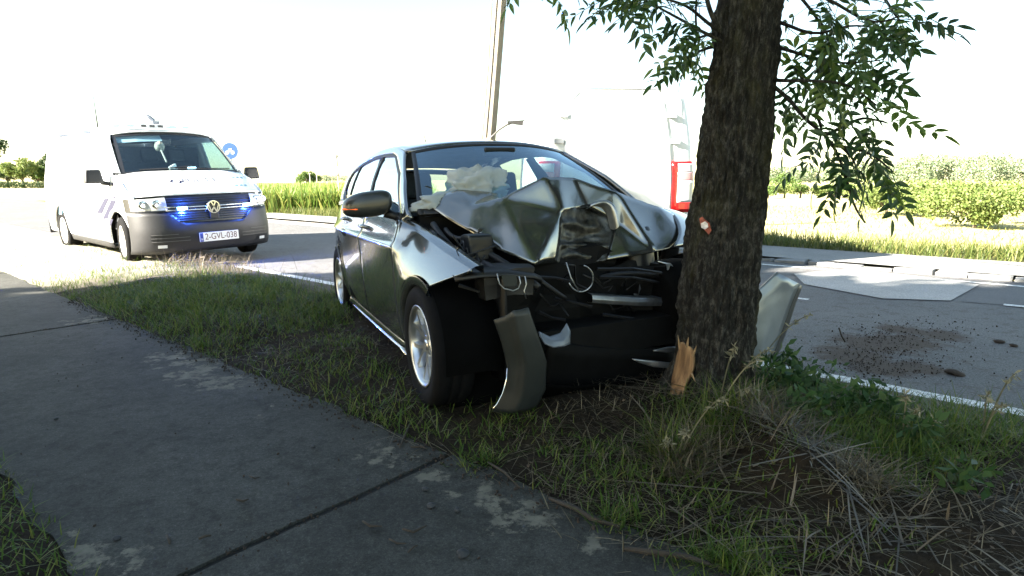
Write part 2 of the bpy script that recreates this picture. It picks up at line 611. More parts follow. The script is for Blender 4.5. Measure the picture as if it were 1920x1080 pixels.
# ---- verge soil with the pushed-up mound at the tree
TREE = Vector((1.045, 3.12, 0))
M2 = at_z(1500, 880, 0.1)
def verge_z(x, y):
    n = x * N.x + y * N.y
    u = x * U.x + y * U.y
    z = 0.02 + 0.05 * math.sin(max(0, min(1, (n - 1.7) / 2.15)) * PI)
    d = (Vector((x, y)) - TREE.xy).length
    z += 0.035 * math.exp(-(d / 0.5) ** 2)
    p = Vector((x, y)); a = TREE.xy; bq = M2.xy
    t = max(0, min(1, (p - a).dot(bq - a) / (bq - a).length_squared))
    d2 = (p - (a + (bq - a) * t)).length
    z += 0.12 * min(1, t * 2) * math.exp(-(d2 / 0.17) ** 2)
    edge = min(1, max(0, (n - 1.66) / 0.3)) * min(1, max(0, (3.84 - n) / 0.25))
    z += (mnoise.noise(Vector((x * 2.2, y * 2.2, 3))) * 0.03 + mnoise.noise(Vector((x * 9, y * 9, 1))) * 0.018 + mnoise.noise(Vector((x * 31, y * 31, 5))) * 0.007) * edge
    return z
m_soil, nt, b = new_mat("verge_soil")
f1 = wnoise(nt, 2.5, 7, 0.7); f2 = wnoise(nt, 40, 6, 0.8)
c = ramp(nt, f1, [(0.3, (0.020, 0.014, 0.010)), (0.55, (0.040, 0.030, 0.020)), (0.75, (0.068, 0.055, 0.034))])
c2 = ramp(nt, f2, [(0.3, (0.45, 0.45, 0.45)), (0.7, (1.4, 1.35, 1.25))])
mm = nt.nodes.new("ShaderNodeMix"); mm.data_type = 'RGBA'; mm.blend_type = 'MULTIPLY'; mm.inputs[0].default_value = 1
link(nt, c, mm.inputs[6]); link(nt, c2, mm.inputs[7])
# the sandy, dry end of the verge near the junction
sx = nt.nodes.new("ShaderNodeVectorMath"); sx.operation = 'DOT_PRODUCT'
link(nt, wpos(nt), sx.inputs[0]); sx.inputs[1].default_value = U
dry = mth(nt, 'ADD', mth(nt, 'MULTIPLY', mth(nt, 'ADD', sx.outputs["Value"], 7.4), -0.8), mth(nt, 'MULTIPLY', mth(nt, 'SUBTRACT', f1, 0.5), 1.6), clamp=True)
col = mixc(nt, dry, mm.outputs[2], ramp(nt, f2, [(0.3, (0.32, 0.29, 0.22)), (0.7, (0.46, 0.43, 0.35))]))
# gravelly dust along the road edge
sn = nt.nodes.new("ShaderNodeVectorMath"); sn.operation = 'DOT_PRODUCT'
link(nt, wpos(nt), sn.inputs[0]); sn.inputs[1].default_value = N
gr = mth(nt, 'ADD', mth(nt, 'MULTIPLY', mth(nt, 'SUBTRACT', sn.outputs["Value"], 3.35), 3.0), mth(nt, 'MULTIPLY', mth(nt, 'SUBTRACT', f1, 0.5), 2.0), clamp=True)
gr = mth(nt, 'MULTIPLY', gr, 0.8)
col = mixc(nt, gr, col, ramp(nt, f2, [(0.3, (0.07, 0.065, 0.06)), (0.7, (0.22, 0.20, 0.18))]))
link(nt, col, b.inputs["Base Color"])
b.inputs["Roughness"].default_value = 0.95
b.inputs["Specular IOR Level"].default_value = 0.15
bump(nt, b, f2, 0.9, 0.03)
def terrain(name, u0, u1, n0, n1, su, sn_, fz, m):
    nu = int((u1 - u0) / su); nn = int((n1 - n0) / sn_)
    rows = []
    for i in range(nu + 1):
        r = []
        for j in range(nn + 1):
            p = un(lerp(u0, u1, i / nu), lerp(n0, n1, j / nn))
            p.z = fz(p.x, p.y)
            r.append(p)
        rows.append(r)
    return tag(MB().grid(rows).build(name, m, None, True), kind="structure")
verge = terrain("verge", -16, 2.6, 1.66, 3.86, 0.045, 0.04, verge_z, m_soil)
def left_z(x, y):
    n = x * N.x + y * N.y
    return 0.04 * min(1, max(0, (0.50 - n) / 0.2)) + 0.012 + mnoise.noise(Vector((x * 3, y * 3, 3))) * 0.02
terrain("verge", -16, 3, -4.0, 0.46, 0.15, 0.08, left_z, m_soil)
def flat_strip_z(x, y): return 0.02 + mnoise.noise(Vector((x * 2, y * 2, 3))) * 0.025
m_fverge = simple("far_verge_soil", (0.10, 0.10, 0.04), 0.95, var=0.4, scale=3, bmp=0.5)
terrain("verge", -30, 12, 11.0, 12.6, 0.3, 0.2, flat_strip_z, m_fverge)

# ---- grass -----------------------------------------------------------------
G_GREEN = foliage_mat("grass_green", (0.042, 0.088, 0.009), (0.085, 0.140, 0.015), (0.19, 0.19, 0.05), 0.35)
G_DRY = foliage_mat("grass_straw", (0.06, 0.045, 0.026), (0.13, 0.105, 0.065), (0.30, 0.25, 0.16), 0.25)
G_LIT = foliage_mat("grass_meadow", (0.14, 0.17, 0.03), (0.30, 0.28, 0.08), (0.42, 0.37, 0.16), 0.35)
G_CORN = foliage_mat("crop_leaf", (0.10, 0.17, 0.03), (0.16, 0.24, 0.05), (0.36, 0.34, 0.10), 0.4)
def scatter(u0, u1, n0, n1, k, fz, dens=None):
    uu = RNG.uniform(u0, u1, k); nn = RNG.uniform(n0, n1, k)
    X = U.x * uu + N.x * nn; Y = U.y * uu + N.y * nn
    if dens is not None:
        d = np.array([dens(x, y, a, b_) for x, y, a, b_ in zip(X, Y, uu, nn)])
        keep = RNG.uniform(0, 1, k) < d
        X, Y = X[keep], Y[keep]
    Z = np.array([fz(x, y) for x, y in zip(X, Y)])
    return np.stack([X, Y, Z], 1)
CARC = Vector((0.02, 4.05))
CARH = Vector((0.407, -0.913))
def under_car(x, y):
    d = Vector((x, y)) - CARC
    a = d.dot(CARH); s = abs(d.x * -CARH.y + d.y * CARH.x)
    return 1.0 if (-2.4 < a < 1.1 and s < 0.86) else 0.0
def clump(x, y, s=1.7, o=0.0): return mnoise.noise(Vector((x * s, y * s, 7.7 + o)))
def d_green(x, y, u, n):
    c = clump(x, y)
    v = max(0.5, 0.95 + 0.9 * c)
    if u > -4.0: v = 0.24 + 1.4 * c                     # thin, broken turf beside the car and the tree
    if u > -1.4 and n > 2.6 and n < 3.75: v += 0.45      # weeds right of the trunk
    if u < -7.3: v *= 0.22
    if u < -8.7: v *= 0.15
    if n > 3.45 and u < -2: v *= 0.15
    if n < 1.9: v *= 0.8
    if u > -2.4 and n < 2.9 and (Vector((x, y)) - M2.xy).length < 0.35: v *= 0.2
    return v * (1 - 0.85 * under_car(x, y))
def d_dry(x, y, u, n):
    v = 0.25 - 0.9 * clump(x, y, 1.6, 3)
    if (Vector((x, y)) - TREE.xy.lerp(M2.xy, .7)).length < .5: v -= .5
    if u > -2.6: v += 0.45
    if u < -6.8: v += 0.5
    if u < -8.9: v *= 0.15
    return v * (1 - 0.7 * under_car(x, y))
P = scatter(-13, 2.2, 1.68, 3.8, 85000, verge_z, d_green)
g1 = mesh_np("verge_grass", *blades(P, 0.075, 0.0050, 0.5, 0.6)[:2], G_GREEN, rnd=None)
bpy.data.objects.remove(g1)
def grass_obj(name, P, h, w, lean, curl, m, dirs=None):
    V, F, r = blades(P, h, w, lean, curl, dirs)
    return tag(mesh_np(name, V, F, m, None, False, r), kind="stuff")
hh = np.array([0.036 + 0.045 * max(0, clump(x, y, 1.1, 9) + 0.4) + 0.035 * (x * U.x + y * U.y < -4.2) for x, y, z in P]) * RNG.uniform(0.5, 1.4, len(P))
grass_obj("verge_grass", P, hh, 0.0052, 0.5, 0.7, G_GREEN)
P = scatter(-13, 2.2, 1.70, 3.8, 17000, verge_z, d_dry)
grass_obj("dry_grass", P, 0.085, 0.0028, 0.9, 0.8, G_DRY)
# straw lying flat
P = scatter(-4.5, 2.0, 1.66, 3.5, 3800, verge_z, d_dry)
P[:, 2] += 0.012
V, F, r = blades(P, 0.075 * RNG.uniform(.3, 1.4, len(P)), 0.0025, 2.0, 0.8)
V[:, 2] = np.minimum(V[:, 2], np.repeat(P[:, 2], 6) + 0.03)
tag(mesh_np("lying_straw", V, F, G_DRY, None, False, r), kind="stuff")
# litter of brown leaf scraps and bark flakes on the bare soil
P = scatter(-5.5, 2.0, 1.68, 3.7, 6500, verge_z, lambda x, y, u, n: .35 - .9 * clump(x, y, 1.7))
P[:, 2] += .012
V, F, r = leaf_cloud(P, .028, .5)
V[:, 2] = np.repeat(P[:, 2], 4) + (V[:, 2] - np.repeat(P[:, 2], 4)) * .35
tag(mesh_np("leaf_litter", V, F, foliage_mat("litter_brown", (.02, .014, .009), (.06, .042, .026), (.16, .12, .075), .05), None, False, r), kind="stuff")
P = scatter(-8, 1, -1.2, 0.46, 22000, left_z)
grass_obj("verge_grass", P, 0.06, 0.005, 0.6, 0.6, G_GREEN)
# far verge, knee high, and the lit meadow behind it
P = scatter(-22, 7, 11.02, 12.3, 16000, flat_strip_z)
grass_obj("verge_grass", P, 0.28, 0.012, 0.35, 0.5, foliage_mat("grass_far_verge", (0.05, 0.085, 0.018), (0.11, 0.14, 0.035), (0.24, 0.22, 0.08), 0.4))
P = scatter(-40, 14, 12.2, 30, 26000, lambda x, y: -0.03)
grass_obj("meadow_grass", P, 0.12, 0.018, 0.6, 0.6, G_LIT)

# crop field across the side road
k = 30000
d = 21.6 + 40 * RNG.uniform(0, 1, k) ** 1.7
lat = d * RNG.uniform(-0.50, -0.13, k)
P = np.stack([lat, d, np.full(k, -0.03)], 1)
V, F, r = blades(P, np.where(RNG.uniform(0, 1, k) < .5, 1.1, 0.8) * RNG.uniform(0.75, 1.12, k), 0.05, 0.16, 0.32)
tag(mesh_np("crop_field", V, F, G_CORN, None, False, r), kind="stuff")

# ---- far vegetation ---------------------------------------------------------
def fmat(name, a, b_, c, t=0.3): return foliage_mat(name, a, b_, c, t, 0.6)
F_DARK = fmat("leaf_dark_green", (0.022, 0.045, 0.018), (0.04, 0.07, 0.025), (0.06, 0.10, 0.03))
F_MID = fmat("leaf_mid_green", (0.05, 0.09, 0.02), (0.08, 0.14, 0.03), (0.14, 0.19, 0.05))
F_PALE = fmat("leaf_pale_green", (0.08, 0.12, 0.03), (0.14, 0.19, 0.05), (0.22, 0.25, 0.08))
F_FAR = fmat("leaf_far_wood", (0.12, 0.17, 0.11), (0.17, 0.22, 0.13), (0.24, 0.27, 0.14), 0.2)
m_bark_far = simple("far_bark", (0.10, 0.08, 0.06), 0.9, var=0.3)
def crown_tree(name, x, y, h_trunk, blobs, n, size, m, label, cat, group=None, rtrunk=0.15, aspect=0.6, shell=0.4, z0=0.0):
    """tree or shrub: tapered trunk with limbs into every blob, crown of leaf-sized faces"""
    root = empty(name, (x, y, z0))
    tag(root, label, cat, group)
    mb = MB()
    top = Vector((0, 0, h_trunk))
    mb.tube([(0, 0, -0.1), (rtrunk * .2, 0, h_trunk * .5), top], [rtrunk * 1.2, rtrunk, rtrunk * .8], 8)
    for bx, by, bz, *_ in blobs[:14]:
        e = Vector((bx, by, bz))
        mb.tube([top - Vector((0, 0, h_trunk * 0.25)), top.lerp(e, 0.5) + Vector((0, 0, 0.06 * h_trunk)), e], [rtrunk * .55, rtrunk * .35, rtrunk * .12], 6)
    mb.build("trunk", m_bark_far, root, True)
    c = np.array([q[:3] for q in blobs]); r = np.array([q[3:6] if len(q) >= 6 else (q[3],) * 3 for q in blobs])
    V, F, rr = leaf_cloud(clump_points(c, r, n, shell), size, aspect)
    mesh_np("crown", V, F, m, root, False, rr)
    return root
def rand_blobs(n, cx, cz, rx, rz, br, cy=0.0, ry=None):
    out = []
    for _ in range(n):
        d = Vector((random.gauss(0, 1), random.gauss(0, 1), random.gauss(0, 1))).normalized() * random.uniform(0.45, 0.85)
        q = br * random.uniform(0.7, 1.25)
        out.append((cx + d.x * rx, cy + d.y * (ry or rx), cz + d.z * rz, q, q, q * 0.8))
    return out
# shade trees standing left of the path: their shade lies over the foreground
sdir = Vector((0.912, 0.411)).normalized(); mdir = Vector((0.411, -0.912))
def tm(t, m): q = sdir * t + mdir * m; return q.x, q.y
x, y = tm(-12.2, -5.85)
crown_tree("shade_tree", x, y, 1.8, [(0, 0, 5.0, 2.1, 2.1, 4.3)] + rand_blobs(32, 0, 5.1, 2.7, 4.6, 1.0), 25000, 0.34, F_DARK,
           "dense broadleaf tree beyond the left edge of the path, nearest the junction", "tree", "trees left of the path", 0.22)
x, y = tm(-12.6, -2.2)
crown_tree("shade_tree", x, y, 2.2, [(0, 0, 6.4, 3.0, 3.0, 4.8)] + rand_blobs(34, 0, 6.6, 3.4, 5.4, 1.25), 27000, 0.38, F_DARK,
           "tall dense broadleaf tree left of the path, second from the junction", "tree", "trees left of the path", 0.28)
x, y = tm(-12.0, 3.6)
crown_tree("shade_tree", x, y, 2.2, [(0, 0, 6.2, 3.0, 3.0, 4.6)] + rand_blobs(30, 0, 6.4, 3.4, 5.0, 1.3), 22000, 0.40, F_DARK,
           "dense broadleaf tree left of the path, farthest from the junction", "tree", "trees left of the path", 0.28)

# trees and dark hedge beyond the side road, far left
def far_pt(px, d): r = ray(px, 337); return Vector((r.x / r.y * d, d, 0))
p = far_pt(-22, 95)
crown_tree("broadleaf_tree", p.x, p.y, 3.2, rand_blobs(12, 0, 6.0, 2.6, 1.9, 1.2), 2600, 0.42, F_DARK, "dark broadleaf tree cut by the left edge of the picture", "tree", None, 0.25)
p = far_pt(42, 92)
crown_tree("broadleaf_tree", p.x, p.y, 1.4, rand_blobs(12, 0, 2.7, 2.4, 1.4, 0.9), 2600, 0.36, F_PALE, "pale green bushy tree above the far dark hedge, left of the van", "tree", None, 0.16)
p = far_pt(14, 94)
crown_tree("broadleaf_tree", p.x, p.y, 1.2, rand_blobs(9, 0, 2.4, 1.9, 1.1, 0.8), 1800, 0.36, F_DARK, "low dark bushy tree above the far hedge at the picture's left edge", "tree", None, 0.16)
p = far_pt(70, 95)
crown_tree("broadleaf_tree", p.x, p.y, 1.2, rand_blobs(9, 0, 2.2, 1.6, 1.1, 0.8), 1800, 0.36, F_MID, "mid green bush beside the police van's rear, above the far hedge", "tree", None, 0.16)
p = far_pt(92, 97)
crown_tree("conifer_tree", p.x, p.y, 1.2, [(0, 0, 1.6, 1.5, 1.5, .8), (.2, 0, 2.6, 1.2, 1.2, .7), (-.1, 0, 3.6, 1.0, 1, .7), (.4, 0, 4.4, .7, .7, .6)], 2400, 0.34, F_DARK, "dark upright conifer half hidden by the police van's rear", "tree", None, 0.18)
p0, p1 = far_pt(-90, 90), far_pt(125, 90)
cc = [(lerp(p0.x, p1.x, i / 30), 90 + random.uniform(-.1, .1), 0.45, .55, .4, .5) for i in range(31)]
V, F, r = leaf_cloud(clump_points([q[:3] for q in cc], [q[3:] for q in cc], 5200, 0.6), 0.22)
hed = mesh_np("hedge", V, F, F_DARK, None, False, r)
tag(hed, "long low dark hedge beyond the side road at far left", "hedge")

# far wood, greenhouse and thicket
def wood(px0, px1, d, hfun, n, size, m, name="forest"):
    cs = []
    k = int((px1 - px0) / 9)
    for i in range(k):
        px = lerp(px0, px1, (i + random.random()) / k)
        p = far_pt(px, d + random.uniform(-12, 25))
        h = hfun(px) * random.uniform(0.8, 1.12)
        for q in range(3):
            cs.append((p.x + random.uniform(-1.5, 1.5), p.y, h * (0.25 + 0.3 * q), 2.6, 2.6, h * 0.22))
    V, F, r = leaf_cloud(clump_points([c[:3] for c in cs], [c[3:] for c in cs], n, 0.5), size)
    return tag(mesh_np(name, V, F, m, None, False, r), kind="stuff")
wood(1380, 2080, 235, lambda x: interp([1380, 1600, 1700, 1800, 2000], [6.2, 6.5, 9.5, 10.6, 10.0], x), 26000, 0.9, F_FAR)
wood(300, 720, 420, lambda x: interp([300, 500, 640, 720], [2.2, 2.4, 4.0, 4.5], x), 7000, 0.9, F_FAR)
p = far_pt(577, 205)
crown_tree("broadleaf_tree", p.x, p.y, 0.8, rand_blobs(16, 0, 1.7, 5.6, 1.5, 1.3), 3600, 0.5, F_MID, "broad dark green tree clump far beyond the crop field", "tree", None, 0.3)
m_gh = simple("greenhouse_panel", (0.62, 0.66, 0.68), 0.35, var=0.08, scale=0.3)
gh = empty("greenhouse", far_pt(505, 230))
tag(gh, "long low white greenhouse on the horizon beyond the crop field", "greenhouse")
for i in range(7):
    mb = MB()
    x0 = -11 + i * 3.6
    mb.add([(x0, 0, 0), (x0 + 3.5, 0, 0), (x0 + 3.5, 0, 1.9), (x0 + 1.75, 0, 2.5), (x0, 0, 1.9), (x0, 9, 0), (x0 + 3.5, 9, 0), (x0 + 3.5, 9, 1.9), (x0 + 1.75, 9, 2.5), (x0, 9, 1.9)],
           [(0, 1, 2, 3, 4), (5, 9, 8, 7, 6), (0, 4, 9, 5), (4, 3, 8, 9), (3, 2, 7, 8), (2, 1, 6, 7)])
    mb.build("bay", m_gh, gh)
m_post = simple("pale_post", (0.55, 0.52, 0.45), 0.8)
for px, dd in ((553, 150), (581, 152), (594, 154)):
    q = far_pt(px, dd)
    o = MB().tube([(0, 0, -.1), (0.02, 0, 1.2), (0, 0, 2.6)], [.12, .10, .08], 6).box((0, 0, 2.62), (.5, .08, .08)).build("post", m_post)
    o.location = q
    tag(o, {553: "leftmost pale post before the dark clump beyond the crop field", 581: "middle pale post before the dark clump beyond the crop field", 594: "rightmost pale post before the dark clump beyond the crop field"}[px], "post", "posts beyond the crop field")

# hedge row and shrubs on the right
for i, (px, w) in enumerate(((1442, .55), (1473, .6), (1503, .62), (1537, .55), (1566, .55), (1592, .5))):
    p = far_pt(px, 41 + i * 0.3)
    lab = ["first low clipped bush of the far row, at the trunk's right edge", "second low clipped bush of the far row beside the trunk", "third low clipped bush of the far row, left of the hanging twig",
           "fourth low clipped bush of the far row under the leaves", "fifth low clipped bush of the far row", "last low clipped bush of the far row, behind the hanging twig tip"][i]
    crown_tree("hedge_bush", p.x, p.y, 0.35, [(random.uniform(-w, w) * .7, random.uniform(-.3, .3), random.uniform(.35, .72), .34, .3, .26) for _ in range(9)], 900, 0.13, (F_MID, F_PALE)[i % 2], lab, "bush", "row of clipped bushes", 0.06)
p = far_pt(1468, 55)
crown_tree("broadleaf_tree", p.x, p.y, 0.5, rand_blobs(10, 0, 1.1, 1.3, .5, .5), 1200, 0.18, F_MID, "small rounded green tree behind the row of clipped bushes", "tree", None, 0.1)
for px, d, w, h, n, lab in ((1668, 21.5, .75, 1.05, 2600, "loose shrub at the meadow edge behind the hanging leaves"), (1735, 20.5, .7, .95, 2200, "middle loose shrub at the meadow edge, right of the hanging leaves"),
                            (1838, 15.6, 1.0, 1.25, 4200, "largest shrub at the meadow edge, near the right border"), (1945, 17, 1.0, 1.35, 3000, "shrub cut by the right border of the picture")):
    p = far_pt(px, d)
    crown_tree("shrub", p.x, p.y, 0.3, rand_blobs(22, 0, h * .44, w * 1.15, h * .42, .36 * w), int(n * 1.6), 0.085, F_PALE, lab, "shrub", "shrubs at the meadow edge", 0.04)
# taller hedge line behind the shrubs
cs = []
for i in range(60):
    px = lerp(1600, 2050, i / 59)
    q = far_pt(px, 30 + random.uniform(-1.2, 1.2))
    cs.append((q.x, q.y, random.uniform(.35, .8), .7, .7, .45))
V, F, r = leaf_cloud(clump_points([c[:3] for c in cs], [c[3:] for c in cs], 9000, 0.5), 0.16)
tag(mesh_np("hedge", V, F, F_PALE, None, False, r), "long pale leafy hedge behind the meadow shrubs on the right", "hedge")

# ================================================================== THE CRASHED CAR
M_PAINT, nt, b = new_mat("grey_metallic_paint")
b.inputs["Base Color"].default_value = (0.185, 0.198, 0.205, 1)
b.inputs["Metallic"].default_value = 0.86
b.inputs["Roughness"].default_value = 0.17
b.inputs["Coat Weight"].default_value = 1.0
b.inputs["Coat Roughness"].default_value = 0.02
bump(nt, b, noise_tex(nt, 2200, 2, 0.5), 0.02, 0.001)
M_CRUMP, nt, b = new_mat("buckled_grey_paint")
b.inputs["Base Color"].default_value = (0.19, 0.195, 0.185, 1)
b.inputs["Metallic"].default_value = 0.9
b.inputs["Roughness"].default_value = 0.20
b.inputs["Coat Weight"].default_value = 0.8
b.inputs["Coat Roughness"].default_value = 0.03
bump(nt, b, noise_tex(nt, 5, 2, 0.4), 0.05, 0.05)
M_SCUFF = simple("scuffed_dark_metal", (0.085, 0.085, 0.078), 0.34, metal=0.8, var=0.7, scale=26, bmp=0.5, bscale=30)
M_BLACK = simple("black_plastic", (0.007, 0.007, 0.008), 0.5, var=0.2)
M_DARKIN = simple("dark_engine_bay", (0.0035, 0.0035, 0.0035), 0.7, var=0.5, scale=12, spec=0.2)
M_RUBBER = simple("tyre_rubber", (0.0055, 0.0055, 0.006), 0.85, var=0.25, scale=25, spec=0.12)
M_ALLOY = simple("alloy", (0.55, 0.56, 0.58), 0.28, metal=0.9, var=0.05)
M_CHROME = simple("chrome", (0.75, 0.76, 0.78), 0.08, metal=1.0, var=0.02)
M_STEEL = simple("bare_steel", (0.42, 0.44, 0.46), 0.35, metal=0.9, var=0.25, scale=15, bmp=0.4, bscale=14)
M_GLASS = glass_mat("car_glass", (0.66, 0.86, 1.0), 0.17, (0.72, 0.86, 0.88))
M_SIDEGLASS = glass_mat("side_glass", (0.93, 0.98, 1.0), 0.55, (0.55, 0.62, 0.62))
M_SEAT = simple("seat_cloth", (0.035, 0.038, 0.045), 0.85, var=0.2, scale=30)
M_DASH = simple("dashboard_plastic", (0.025, 0.027, 0.03), 0.6, var=0.15)
M_BAG = simple("airbag_fabric", (0.36, 0.40, 0.41), 0.8, var=0.1, scale=5, bmp=0.25, bscale=9)
M_ORANGE = emit_mat("orange_indicator", (0.8, 0.12, 0.02), 0.10)
M_REDLAMP = simple("red_lamp_plastic", (0.45, 0.01, 0.01), 0.12, var=0.1, coat=0.6)
M_CLEARLAMP = simple("clear_lamp_plastic", (0.60, 0.62, 0.64), 0.08, var=0.08, coat=0.6)
M_LINER = simple("wheel_liner", (0.003, 0.003, 0.003), 0.95, var=0.2, spec=0.05)

CAR = empty("crashed_car", (-0.21, 4.557, 0.008), (0.019, -0.021, -1.152))
tag(CAR, "dark grey hatchback with its bonnet folded up, crashed against the roadside tree", "car")
bpy.context.view_layer.update()
CAR_M = CAR.matrix_basis.copy()
CAR_I = CAR_M.inverted()
def cl(px, py, x=None, y=None, z=None, I=None):
    """a measured image point, in the vehicle's own axes, on the plane x, y or z = constant"""
    I = I or CAR_I
    o = I @ Vector((0, 0, CAM_H))
    r = I.to_3x3() @ ray(px, py)
    t = (x - o.x) / r.x if x is not None else (y - o.y) / r.y if y is not None else (z - o.z) / r.z
    return o + r * t

XF, XR = 1.27, -1.36           # axles
RW = 0.312
YZ = ([.14, .20, .28, .38, .52, .66, .76, .79, .82, .90, .96, 1.02], [.765, .80, .823, .842, .853, .856, .862, .868, .845, .818, .792, .77])
def car_y(x, z):
    y = float(np.interp(z, *YZ))
    if x > 0: y *= 1 - 0.10 * max(0, (x - .2) / 1.6) ** 3
    else: y *= 1 - 0.13 * (max(0, -x - .3) / 1.7) ** 3
    if x > .86: y -= min(1, (x - .86) / .35) * .115 * max(0, min(1, (z - .70) / .13)) ** 1.2
    for xc in (XF, XR):
        r = math.hypot(x - xc, z - RW)
        y += 0.012 * math.exp(-((r - 0.37) / 0.045) ** 2)
    return y
def belt(x): return 0.968 - 0.036 * x
def arch_low(x, xc, R, base):
    d = abs(x - xc)
    if d >= R: return base
    return max(base, RW + 0.01 + math.sqrt(R * R - d * d))
ZR = [.15, .19, .24, .30, .36, .42, .48, .54, .60, .66, .71, .755, .782, .792, .80, .82, .86, .90, .94, .98, 1.02]
FT = np.linspace(0, 1, 41)
FY = np.array([.80 + .072 * math.sin(min(1, t / .62) * PI / 2) - (.11 * ((t - .62) / .38) ** 1.5 if t > .62 else 0) for t in FT])
def fender_top_y(x, z):
    k = min(1, max(0, (x - .845) / .22)); k = k * k * (3 - 2 * k)
    return lerp(car_y(x, z), float(FY[-1]) * (1 - .10 * max(0, (x - .2) / 1.6) ** 3), k)
def side_panel(name, xs, zlow, ztop, sgn, m=M_PAINT, ybias=0.0):
    rows = []
    for x in xs:
        lo, hi = zlow(x), ztop(x)
        zs = [min(max(z, lo), hi) for z in ZR]
        zs[0], zs[-1] = lo, hi
        if name == "front_fender" and sgn < 0:
            k = min(1, max(0, (x - .845) / .22)); k = k * k * (3 - 2 * k)
            row = []
            for z in np.linspace(lo, hi, 22):
                t = (z - .235) / max(.05, (hi - .235))
                yf = float(np.interp(t, FT, FY)) * (1 - .10 * max(0, (x - .2) / 1.6) ** 3)
                row.append(Vector((x, sgn * lerp(car_y(x, z), yf, k), z)))
            rows.append(row)
            continue
        rows.append([Vector((x, sgn * (car_y(x, z) + ybias), z)) for z in zs])
    o = MB().grid(rows).build(name, m, CAR, True, weld=1e-5)
    # normals must face outwards
    f = sum((p.normal.y * sgn for p in o.data.polygons))
    if f < 0: o.data.flip_normals()
    mod_solid(o, 0.014, -1)
    return o
def arange(a, b_, n, packs=()):
    xs = set(np.linspace(a, b_, n))
    for p in packs:
        for q in (0.0006, .004, .012, .025, .045, .07): 
            for s in (-1, 1):
                if a < p + s * q < b_: xs.add(p + s * q)
    return sorted(xs)
RA = 0.352
SILL = 0.235
for s in (-1, 1):
    side_panel("rear_quarter_panel", arange(-1.93, -1.015, 40, (XR - RA, XR + RA)), lambda x: arch_low(x, XR, RA, 0.30 if x < XR else SILL), lambda x: belt(x) + 0.012, s)
    side_panel("rear_door", arange(-1.005, -0.135, 26, (XR + RA,)), lambda x: arch_low(x, XR, RA, SILL), lambda x: belt(x), s)
    side_panel("front_door", arange(-0.125, 0.835, 26), lambda x: SILL, lambda x: belt(x) - max(0, x - .78) * .1, s)
    # fenders: the right one keeps its shape back to the torn front edge
    if s < 0:
        ft = lambda x: interp([.84, 1.0, 1.2, 1.45, 1.69], [.935, .892, .855, .803, .748], x)
        fl = lambda x: arch_low(x, XF, RA, SILL) if x < 1.40 else max(interp([1.40, 1.69], [.635, .742], x), 0)
        xs = arange(0.845, 1.69, 44, (XF - RA, 1.40))
    else:
        ft = lambda x: interp([.84, 1.0, 1.2, 1.38], [.935, .895, .875, .86], x)
        fl = lambda x: arch_low(x, XF, RA, SILL)
        xs = arange(0.845, 0.99, 14, (XF - RA,))
    fo = side_panel("front_fender", xs, fl, ft, s)
    # rounded upper edge of the fender, turned inwards to the bonnet gap
    rows = []
    for x in xs:
        y, z = (fender_top_y(x, ft(x)) if s < 0 else car_y(x, ft(x))), ft(x)
        rows.append([Vector((x, s * y, z)), Vector((x, s * (y - .025), z + .012)), Vector((x, s * (y - .06), z + .014)), Vector((x, s * (y - .062), z - .03))])
    MB().grid(rows).build("fender_flange", M_PAINT, fo, True)
    # arch lips
    for xc, a0, a1 in ((XF, -8, 118), (XR, -6, 186)):
        rows = []
        if xc == XF: a0, a1 = 62, 188
        for k in range(41):
            a = math.radians(lerp(a0, a1, k / 40))
            r = []
            for dr, dy in ((0.006, .003), (-.034, .009), (-.044, -.004), (-.046, -.06)):
                x = xc + (RA + dr) * math.cos(a); z = RW + .01 + (RA + dr) * math.sin(a)
                yy = car_y(xc + RA * math.cos(a), RW + .01 + RA * math.sin(a))
                r.append(Vector((x, s * (yy + dy), z)))
            rows.append(r)
        MB().grid(rows).build("arch_lip", M_PAINT, CAR, True)
        # wheel housing
        rows = []
        for k in range(25):
            a = math.radians(lerp(-12, 192, k / 24))
            rows.append([Vector((xc + (RA - .012) * math.cos(a), s * yy, RW + (RA - .012) * math.sin(a))) for yy in (.81, .66, .52)] + [Vector((xc, s * .52, RW))])
        MB().grid(rows).build("wheel_housing", M_LINER, CAR, True)
    # sill; the bright line on its lower lip is a modelled reflection
    rows = []
    for i in range(30):
        x = lerp(-0.985, 0.905, i / 29)
        y = car_y(x, SILL)
        rows.append([Vector((x, s * (y - .006), SILL - .004)), Vector((x, s * (y + .008), SILL - .03)), Vector((x, s * (y - .002), SILL - .055)), Vector((x, s * (y - .07), SILL - .085))])
    MB().grid(rows).build("sill", M_PAINT, CAR, True)
    mb = MB()
    mb.tube([(lerp(-.97, .9, i / 12), s * (car_y(lerp(-.97, .9, i / 12), SILL) + .004), SILL - .052) for i in range(13)], .009, 6)
    mb.build("sill_glint", M_CHROME, CAR, True)  # chrome tube in place of the sky's reflection on the rounded sill
    # sculpted crease low on the doors
    # door handles
    for hx, hz in ((-0.02, .868), (-0.86, .893)):
        y = car_y(hx, hz)
        mb = MB().tube([(hx - .105, s * (y - .01), hz - .004), (hx - .08, s * (y + .03), hz), (hx + .02, s * (y + .035), hz), (hx + .085, s * (y + .03), hz), (hx + .105, s * (y - .01), hz - .004)], [.010, .013, .014, .013, .010], 8)
        mb.lathe([(.0, 0), (.03, 0), (.038, .006)], 16, 'y', (hx, s * (y - .004), hz - .003))
        mb.build("door_handle", M_PAINT, CAR, True)

